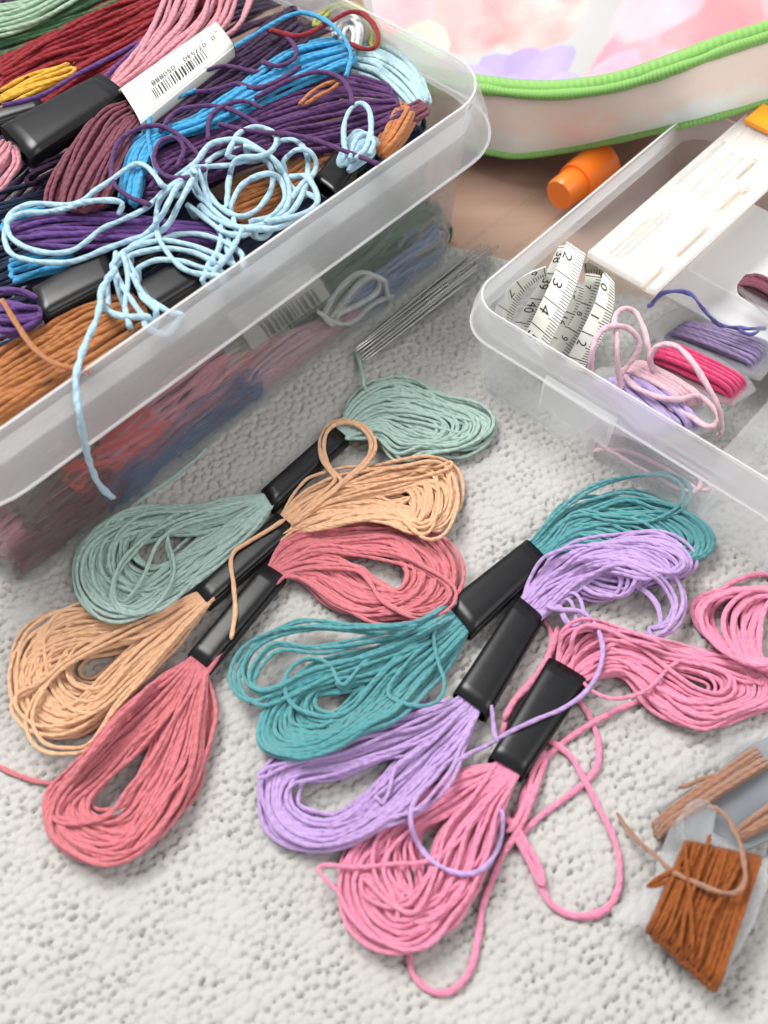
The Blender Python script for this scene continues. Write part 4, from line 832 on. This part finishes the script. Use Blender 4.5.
# --- bobbins in the tray
def winding(top_l, top_r, bot_l, bot_r, z, th, turns, layers, r, dz=0.):
    """one thread wound round a card; corners are picture points of the upper face at height z"""
    TLw, TRw, BLw, BRw = [W(*p, z) for p in (top_l, top_r, bot_l, bot_r)]; out = []
    for la in range(layers):
        rr = r*(1+1.5*la)
        for k in range(turns):
            f = (k+rng.uniform(.1, .9))/turns; f2 = f+rng.normal()*.06; f = f if la % 2 == 0 else 1-f; f2 = np.clip(f2 if la % 2 == 0 else 1-f2, 0, 1); f3 = np.clip(f+(1 if la % 2 == 0 else -1)*.5/turns, 0, 1)
            t = TLw*(1-f)+TRw*f; b = BLw*(1-f2)+BRw*f2; b2 = BLw*(1-f3)+BRw*f3; d = (b-t)/np.linalg.norm(b-t); up = np.array([0, 0, 1.])
            h = th/2+rr; j = rng.normal()*.045
            out += [t+d*(.05)+up*(rr+j), t*.7+b*.3+up*(rr*1.5+j), t*.3+b*.7+up*(rr*1.5+j), b-d*.05+up*(rr+j), b+d*rr-up*th/2, b2-up*(th+rr), t-up*(th+rr), t-d*rr-up*th/2]
    return catmull(np.array(out), .1)
th_ = Heap(.2)
for name_, hexc in dict(hotpink='d31f66', lilac='b9a4d8', palepink='f3c3cf', indigo='54509c', dustypurple='8f7ba8').items(): BT[name_] = thread_mat(name_+'_floss', hexc)
qz = lambda pts: Zf(568, 250, 3.84, pts)
def bobbin(label, color, corners, z, card, th=.12, turns=20, layers=2, r=.06, ends=(), wind=True, bname='bobbin', grp='wound thread bobbins', cardmat=None, dip=(0, 0)):
    c = np.mean([W(*p, z) for p in corners], axis=0); e = empty('thread_bobbin', c, label, 'bobbin', grp)
    plate('card', [W(*p, z-th*.5)[:2] for p in card], z-th, z-.0, cardmat or M['card'], e)
    tubes('wound_thread', [winding(corners[0], corners[1], corners[2], corners[3], z, th, turns, layers, r)], r, BT[color], e, sides=7, ref=tuple((W(*corners[1], z)-W(*corners[0], z))), step=.1)
    for t in ends: tubes('loose_end', [t], r*1.1, BT[color], e, taper=True)
    return e
def zt(g, z, r=.07, amp=.15):
    b = catmull(g, 3.); m = len(b); zz = np.interp(np.linspace(0, 1, m), np.linspace(0, 1, len(z)), z); zz = smooth1(zz, 4.)
    return np.array([W(p, q, c) for (p, q), c in zip(b, zz)])
bobbin('purple thread on a clear bobbin behind the magenta one in the tray', 'dustypurple', qz([(400, 330), (460, 290), (690, 440), (760, 370)]), 2.0, qz([(300, 300), (380, 240), (480, 210), (600, 280), (760, 350), (800, 430), (740, 500), (620, 460), (480, 400), (360, 370)]), turns=22)
bobbin('magenta thread wound in three ridges on a clear bobbin in the tray', 'hotpink', qz([(330, 430), (385, 375), (600, 555), (655, 505)]), 2.1, qz([(290, 440), (330, 360), (430, 350), (560, 410), (690, 490), (720, 540), (640, 590), (560, 585), (420, 520)]), turns=15, r=.085, layers=2)
bobbin('pale pink thread on a clear bobbin, lying between the tape and the magenta bobbin', 'palepink', qz([(215, 480), (280, 445), (420, 590), (500, 570)]), 1.9, qz([(180, 470), (250, 430), (360, 440), (520, 520), (600, 620), (560, 680), (440, 660), (280, 570)]), turns=12, r=.085,
   ends=[zt(qz([(100, 560), (88, 480), (95, 380), (120, 320), (170, 292), (230, 300), (272, 345), (262, 400), (225, 450), (205, 480)]), [1.2, 2.4, 3.4, 3.9, 4.0, 4.0, 3.7, 3.2, 2.6, 2.2]), zt(qz([(330, 470), (315, 420), (330, 380), (370, 362), (420, 372), (470, 420), (510, 480), (545, 540), (580, 610), (590, 690), (570, 720)]), [2.2, 2.9, 3.5, 3.8, 3.9, 3.8, 3.5, 3.3, 3.0, 2.4, 1.2]),
         zt(qz([(205, 540), (190, 440), (188, 340), (180, 260), (215, 225), (260, 240), (290, 300), (310, 380), (320, 460)]), [1.9, 2.8, 3.5, 3.9, 3.6, 3.4, 3.3, 3., 2.2]), zt(qz([(210, 470), (250, 520), (330, 560), (420, 575), (500, 560), (560, 610), (580, 650), (540, 680), (470, 640), (380, 600)]), [2.2, 2.4, 2.5, 2.4, 2.3, 2.2, 2.2, 2.1, 2.1, 2.1])])
bobbin('lilac thread on a bobbin behind the front wall of the tray', 'lilac', [(590, 388), (640, 378), (640, 435), (694, 420)], 1.8, [(575, 385), (600, 368), (650, 366), (705, 400), (712, 430), (660, 450), (610, 430)], turns=14, r=.085)
bobbin('mauve thread on a bobbin at the right edge, behind the cross divider', 'mauve', [(745, 288), (752, 278), (775, 305), (785, 295)], 3.3, [(738, 290), (750, 272), (790, 285), (795, 310), (770, 318)], turns=10, r=.085)
e = empty('thread_scrap', W(640, 450, .5), 'pale pink thread lying in loops inside the front wall of the tray', 'thread')
pk = [zt(g, zz_, .07) for g, zz_ in (([(585, 432), (605, 420), (640, 438), (672, 455), (700, 478), (690, 492), (650, 474), (612, 452), (596, 440)], [.5, .9, 1.0, .9, .8, .5, .5, .6, .5]), ([(596, 450), (630, 452), (668, 470), (700, 490), (712, 482), (684, 462), (644, 440), (610, 432)], [.4, .5, .5, .5, .8, 1.1, 1.2, 1.0]))]
tubes('thread', [chain(pk)], .08, BT['palepink'], e)
e = empty('thread_scrap', W(680, 300, 3), 'short twisted indigo thread lying over the cross divider of the tray', 'thread')
tubes('thread', [zt(qz([(305, 215), (320, 212), (345, 180), (375, 162), (410, 158), (450, 160), (480, 175), (510, 215), (540, 250), (580, 285), (640, 298), (700, 302), (760, 300)]), [3.3, 3.6, 3.9, 4.0, 4.0, 3.9, 3.8, 3.4, 3.0, 2.8, 2.7, 2.7, 2.7])], .07, BT['indigo'], e, lobe=.25)
tubes('loose_end', [zt(qz([(640, 298), (680, 320), (705, 325), (735, 310)]), [2.7, 2.8, 2.8, 2.8])], .06, BT['indigo'], e, taper=True)
#__POUCH__
# ------------------------------------------------------------------ zip pouch with green piping
pz = lambda pts: Zf(470, 0, 2.584, pts)
GREEN = lin('78ad52')
def ribbed(name, freq, col):
    m, nt, p, N, L = newmat(name); uv = N('ShaderNodeUVMap'); sp = N('ShaderNodeSeparateXYZ'); L(uv.outputs[0], sp.inputs[0])
    a = N('ShaderNodeMath', operation='MULTIPLY', i_1=2*math.pi*freq); L(sp.outputs[1], a.inputs[0]); s = N('ShaderNodeMath', operation='SINE'); L(a.outputs[0], s.inputs[0])
    bp = N('ShaderNodeBump', i_Strength=.4, i_Distance=.0003); L(s.outputs[0], bp.inputs['Height']); L(bp.outputs[0], p.inputs['Normal'])
    p.inputs['Base Color'].default_value = rgba(col); p.inputs['Roughness'].default_value = .65; p.inputs['Sheen Weight'].default_value = .3; return m
M['piping'] = ribbed('green_ribbed_piping', 6.5, GREEN)
def floral():
    m, nt, p, N, L = newmat('floral_watercolour_print'); tc = N('ShaderNodeTexCoord'); ob = tc.outputs['Object']
    nz = N('ShaderNodeTexNoise', i_Scale=28., i_Detail=4.); L(ob, nz.inputs['Vector'])
    dv = N('ShaderNodeVectorMath', operation='MULTIPLY_ADD'); dv.inputs[1].default_value = (.016, .016, 0); L(nz.outputs['Color'], dv.inputs[0]); L(ob, dv.inputs[2])
    w = N('ShaderNodeTexNoise', i_Scale=45., i_Detail=5.); L(ob, w.inputs['Vector'])
    prev = None; base = (.42, .42, .41, 1)
    for (cx, cy, rad, c, c2) in BLOBS:
        d = N('ShaderNodeVectorMath', operation='DISTANCE'); d.inputs[1].default_value = (cx+.008, cy+.008, 0)
        fl = N('ShaderNodeVectorMath', operation='MULTIPLY'); fl.inputs[1].default_value = (1, 1, 0); L(dv.outputs[0], fl.inputs[0]); L(fl.outputs[0], d.inputs[0])
        mr = N('ShaderNodeMapRange', i_1=rad*1.08, i_2=rad*.93, i_3=0., i_4=.9); L(d.outputs['Value'], mr.inputs[0])
        cm = N('ShaderNodeMix', data_type='RGBA'); cm.inputs['A'].default_value = rgba(lin(c)*.8); cm.inputs['B'].default_value = rgba(lin(c2)*.8)
        mw = N('ShaderNodeMapRange', i_1=.35, i_2=.65); L(w.outputs[0], mw.inputs[0]); L(mw.outputs[0], cm.inputs['Factor'])
        mx = N('ShaderNodeMix', data_type='RGBA'); L(mr.outputs[0], mx.inputs['Factor']); L(cm.outputs['Result'], mx.inputs['B'])
        if prev is None: mx.inputs['A'].default_value = base
        else: L(prev, mx.inputs['A'])
        prev = mx.outputs['Result']
    L(prev, p.inputs['Base Color']); p.inputs['Roughness'].default_value = .6
    we = N('ShaderNodeTexNoise', i_Scale=900., i_Detail=2.); L(ob, we.inputs['Vector']); bp = N('ShaderNodeBump', i_Strength=.15, i_Distance=.0003); L(we.outputs[0], bp.inputs['Height']); L(bp.outputs[0], p.inputs['Normal'])
    return m
PO = W(620, 80, 0)
low = catmull(pz([(-200, 300), (-120, 330), (-60, 352), (-20, 370), (20, 386), (70, 398), (130, 403), (250, 388), (350, 368), (450, 346), (600, 312), (760, 266), (900, 215)]), 4.)
top = catmull(pz([(-230, 170), (-150, 195), (-90, 210), (-30, 222), (40, 232), (120, 242), (200, 246), (290, 240), (380, 226), (470, 200), (560, 168), (660, 130), (760, 98), (900, 50)]), 4.)
def zz(g, z0, z1): 
    f = np.linspace(0, 1, len(g)); return np.array([W(a, b, z0+(z1-z0)*c) for (a, b), c in zip(g, f)])
zi = lambda g, zs: np.array([W(a, b, z) for (a, b), z in zip(g, smooth1(np.interp([q[0] for q in g], [400, 560, 640, 690, 800], zs), 6.))])
LOW = zi(low, (.5, 1.0, 3.0, 4.5, 4.8)); TOP = zi(top, (3.4, 3.9, 5.5, 6.7, 7.1))
pouch = empty('zip_pouch', PO, 'floral watercolour zip pouch with green piping and a clear band, behind the tray', 'pouch')
tubes('piping', [LOW], .13, M['piping'], pouch, sides=12, step=.08, lobe=0, ref=(.7, -.7, .2))
tubes('piping', [TOP], .19, M['piping'], pouch, sides=12, step=.08, lobe=0, ref=(.7, -.7, .2))
# zip tape running just above the upper piping, with its own seam
g2 = resample(TOP, n=90); back = np.array([-.12, .99, 0.])
nA = 90; off = [np.array([0, 0, .12])+back*.16, np.array([0, 0, .24])+back*.42, np.array([0, 0, .20])+back*.72]
V = np.vstack([g2+o for o in off]+[g2+o-np.array([0, 0, .06]) for o in off]); F = []
for r_ in range(2):
    for i in range(nA-1):
        F += [(r_*nA+i, r_*nA+i+1, (r_+1)*nA+i+1, (r_+1)*nA+i), ((r_+3)*nA+i, (r_+4)*nA+i, (r_+4)*nA+i+1, (r_+3)*nA+i+1)]
for i in range(nA-1): F += [(i, 3*nA+i, 3*nA+i+1, i+1), (2*nA+i, 2*nA+i+1, 5*nA+i+1, 5*nA+i)]
uvz = []
for f in F: uvz += [(0, (k % nA)*.11) for k in f]
mesh('zip_tape', V, F, M['piping'], pouch, True, uvz)
# clear band between the pipings, lining colours, with the lit lower part painted whiter
m, nt, p, N, L = newmat('vinyl_lining_lit_low'); tc = N('ShaderNodeTexCoord'); M['band'] = m
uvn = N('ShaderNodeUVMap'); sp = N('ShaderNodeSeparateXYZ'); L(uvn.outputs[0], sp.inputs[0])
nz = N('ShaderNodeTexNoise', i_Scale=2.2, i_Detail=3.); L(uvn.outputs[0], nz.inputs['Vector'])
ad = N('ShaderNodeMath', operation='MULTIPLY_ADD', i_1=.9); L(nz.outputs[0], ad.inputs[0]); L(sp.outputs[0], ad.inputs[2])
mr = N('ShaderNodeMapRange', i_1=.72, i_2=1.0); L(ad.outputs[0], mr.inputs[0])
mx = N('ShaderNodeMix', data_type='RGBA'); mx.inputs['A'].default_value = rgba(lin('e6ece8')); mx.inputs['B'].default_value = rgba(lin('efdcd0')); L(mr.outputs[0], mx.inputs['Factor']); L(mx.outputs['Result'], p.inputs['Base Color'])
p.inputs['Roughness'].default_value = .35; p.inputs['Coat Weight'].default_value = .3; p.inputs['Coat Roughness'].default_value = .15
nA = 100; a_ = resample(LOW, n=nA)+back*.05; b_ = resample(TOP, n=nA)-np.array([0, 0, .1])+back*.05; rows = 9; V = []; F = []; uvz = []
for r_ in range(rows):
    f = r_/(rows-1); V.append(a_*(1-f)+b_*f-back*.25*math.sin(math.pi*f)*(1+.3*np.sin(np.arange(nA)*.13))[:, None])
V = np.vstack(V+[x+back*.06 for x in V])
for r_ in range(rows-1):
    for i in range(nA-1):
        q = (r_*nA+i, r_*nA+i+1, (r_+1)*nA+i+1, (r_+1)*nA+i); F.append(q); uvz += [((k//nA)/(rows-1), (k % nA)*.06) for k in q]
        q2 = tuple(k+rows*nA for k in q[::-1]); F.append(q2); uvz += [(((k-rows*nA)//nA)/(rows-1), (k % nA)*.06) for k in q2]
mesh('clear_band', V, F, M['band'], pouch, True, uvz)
# top panel, back and underside: one puffed fabric body
def panel():
    nu, nv = 100, 30; e0 = resample(TOP, n=nu)+np.array([0, 0, .14])+back*.45; V = []; F = []
    for j in range(nv):
        f = j/(nv-1); V.append(e0+back*14*f+np.array([0, 0, 1.])*(1.7*np.sin(math.pi*min(f*1.1, 1))+.5*f)[..., None] if False else e0+back*14*f+np.array([0, 0, 1.])*(1.9*math.sin(math.pi*.62*f)+.12*np.sin(np.arange(nu)*.16+f*7)[:, None]*math.sin(math.pi*f)))
    top_last = V[-1]
    for j in range(1, 9):
        f = j/8; V.append(top_last*(1-f)+(np.c_[top_last[:, :2], np.full(nu, 1.2)])*f)
    lowr = resample(LOW, n=nu); bb = V[-1]
    for j in range(1, 9):
        f = j/8; V.append(bb*(1-f)+(lowr+back*.1-np.array([0, 0, .1]))*f)
    n = len(V); V = np.vstack(V)
    for j in range(n-1):
        for i in range(nu-1): F.append((j*nu+i, j*nu+i+1, (j+1)*nu+i+1, (j+1)*nu+i))
    o = mesh('fabric_body', V, F, M['floral'], pouch); bm_fix(o)
def loc(px, py):
    z = float(np.interp(px, [400, 560, 640, 690, 800], [4.1, 4.7, 6.3, 7.6, 8.2])); q = (W(px, py, z)-PO)*CM; return float(q[0]), float(q[1])
BLOBS = []
for (px, py, rad, c, c2) in ((650, 45, 34, 'efa0b0', 'e88ba4'), (690, 20, 36, 'ec98a5', 'f7c6cc'), (735, 38, 30, 'e27c86', 'f1aab0'), (720, 5, 30, 'ef9fa6', 'e88c93'), (660, 5, 26, 'f6c6cf', 'f0aebc'), (615, 62, 16, 'f3adc4', 'f7c4d2'), (770, 20, 30, 'f1abb0', 'e8939a'),
                             (500, 10, 34, 'e58486', 'f3b0ae'), (545, 22, 30, 'ee9f9a', 'f7c8c2'), (470, 25, 28, 'ea9292', 'f7c4c0'), (575, 5, 18, 'f5bfb9', 'f0a6a4'), (520, -8, 26, 'e88a8f', 'ef9fa0'), (440, 5, 30, 'f4b7b4', 'ef9f9f'), (503, 2, 9, 'f0e7a0', 'e4dc92'),
                             (500, 58, 15, 'b09cd6', 'ac99d0'), (528, 54, 13, 'a994d2', 'a693cb'), (553, 60, 15, 'b7a4d6', 'a18cc6'), (520, 74, 17, 'b7a4da', 'b5a3d7'), (478, 68, 15, 'baa8da', 'b6a6d5'), (560, 76, 13, 'c3b2e0', 'b09dd2'), (585, 80, 8, 'cbbce4', 'b9a6d8'), (450, 75, 14, 'd3c6e8', 'bdaedb'), (420, 40, 22, 'cfe0c4', 'b5cfa8'), (400, 10, 26, 'f4bfc4', 'eea5ad')):
    x, y = loc(px, py); BLOBS.append((x, y, rad/17*CM, c, c2))
M['floral'] = floral()
panel()
#__BOBBINS__
# ------------------------------------------------------------------ two thread bobbins and a plastic bag corner at the lower right
kz = lambda pts: Zf(590, 720, 3.657, pts)
M['bobcard'] = plastic('clear_bobbin_plastic', (.9, .92, .94), .08, .5, .95, 1.3, .4)
M['greycard'] = plastic('grey_bobbin_plastic', (.40, .43, .46), .15, .25, .5, 1.2, .6)
for n_, hx in dict(rust='985010', tan='a4755a').items(): BT[n_] = thread_mat(n_+'_floss', hx)
bob = Heap(.0)
tips = kz([(98, 338), (120, 375), (150, 418), (200, 465), (245, 500), (290, 545), (350, 580), (410, 605), (470, 628), (520, 634), (555, 615), (568, 575), (562, 510), (545, 440), (520, 390), (490, 345), (455, 320), (430, 318)])
# tan bobbin first (it lies behind), with a grey card
zb = .55
e2 = bobbin('light brown thread wound on a bobbin with a grey card, behind the rust one', 'tan', kz([(268, 345), (285, 405), (590, 112), (640, 180)]), zb, kz([(250, 330), (300, 420), (420, 470), (560, 480), (700, 420), (760, 250), (660, 60), (590, 90), (430, 215)]), turns=13, layers=2, r=.062, th=.18, grp='bobbins at the lower right', cardmat=M['greycard'],
   ends=[zt(kz([(322, 248), (360, 238), (410, 215), (470, 200)]), [.75, .8, .82, .8], .05)])
tubes('wound_thread', [winding(*kz([(545, 395), (560, 440), (660, 310), (680, 380)]), zb, .18, 9, 2, .062)], .062, BT['tan'], e2, sides=7, ref=(.4, -.6, 0))
e1 = bobbin('rust brown thread wound on a clear lobed bobbin at the lower right corner', 'rust', kz([(345, 455), (618, 520), (226, 738), (478, 952)]), 1.0, kz([(345, 470), (335, 345), (350, 312), (385, 293), (430, 300), (458, 340), (450, 385), (445, 415), (560, 490), (640, 540), (650, 600), (600, 740), (500, 925), (470, 930), (350, 830), (245, 735), (170, 750), (90, 740), (80, 690), (170, 640), (230, 600), (260, 480), (290, 400), (312, 372), (330, 390), (348, 440)]), turns=38, layers=2, r=.05, th=.22, grp='bobbins at the lower right', cardmat=M['bobcard'],
   ends=[zt(kz([(350, 440), (352, 520), (362, 620), (370, 720), (375, 840)]), [1.25, 1.4, 1.42, 1.4, 1.3], .05), zt(kz([(360, 560), (310, 560), (260, 580), (208, 612)]), [1.2, 1.2, 1.1, .9], .05), zt(kz([(360, 545), (310, 550), (255, 575), (206, 610)]), [1.2, 1.25, 1.15, .9], .05), zt(kz([(362, 585), (312, 582), (262, 598), (210, 614)]), [1.2, 1.15, 1.05, .9], .05), zt(kz([(440, 420), (400, 560), (350, 700), (330, 830)]), [1.25, 1.42, 1.42, 1.3], .05), zt(kz([(560, 510), (500, 620), (440, 720), (400, 880)]), [1.3, 1.45, 1.45, 1.3], .05)])
g = catmull(tips, 3.); zc_ = np.interp(np.linspace(0, 1, len(g)), [0, .15, .33, .5, .7, .85, 1], [.15, .5, 1.3, 1.6, 1.6, 1.2, .85])
tubes('loose_end', [np.array([W(a, b, z) for (a, b), z in zip(g, smooth1(zc_, 6.))])], .062, BT['tan'], e2, taper=True, lobe=.2)
# clear card sleeve / bag corner under the pink skein's end
bag = empty('plastic_bag', W(740, 745, 0), 'corner of a clear plastic bag under the light brown bobbin, at the right edge', 'bag')
def sheet(name, pts, z0, mat, parent):
    q = [W(a, b, z) for (a, b), z in zip(pts, z0)]; nU = 16; V = []; F = []
    for lay in (0, 1):
        for i in range(nU+1):
            for j in range(nU+1):
                f, gg = i/nU, j/nU; P = (q[0]*(1-f)+q[1]*f)*(1-gg)+(q[3]*(1-f)+q[2]*f)*gg
                P = P+np.array([0, 0, .10*math.sin(f*7+gg*4)*math.sin(gg*5+1)*math.sin(math.pi*min(1, f*1.0))-.02*lay]); V.append(P)
    n1 = (nU+1)**2
    for i in range(nU):
        for j in range(nU):
            k = i*(nU+1)+j; qd = (k, k+nU+1, k+nU+2, k+1); F += [qd, tuple(x+n1 for x in qd[::-1])]
    bd = [i*(nU+1) for i in range(nU)]+[nU*(nU+1)+j for j in range(nU)]+[i*(nU+1)+nU for i in range(nU, 0, -1)]+[j for j in range(nU, 0, -1)]
    for a, b in zip(bd, bd[1:]+bd[:1]): F.append((a, b, b+n1, a+n1))
    o = mesh(name, V, F, mat, parent); bm_fix(o); return o
M['film'] = plastic('clear_bag_film', (.92, .93, .94), .12, .78, .95, 1.15, .4)
sheet('bag_film', kz([(480, 40), (800, -60), (820, 200), (470, 190)]), [.35, .5, .4, .3], M['film'], bag)
sheet('bag_flap', kz([(250, 185), (430, 70), (640, 40), (330, 250)]), [.12, .16, .3, .14], M['film'], bag)
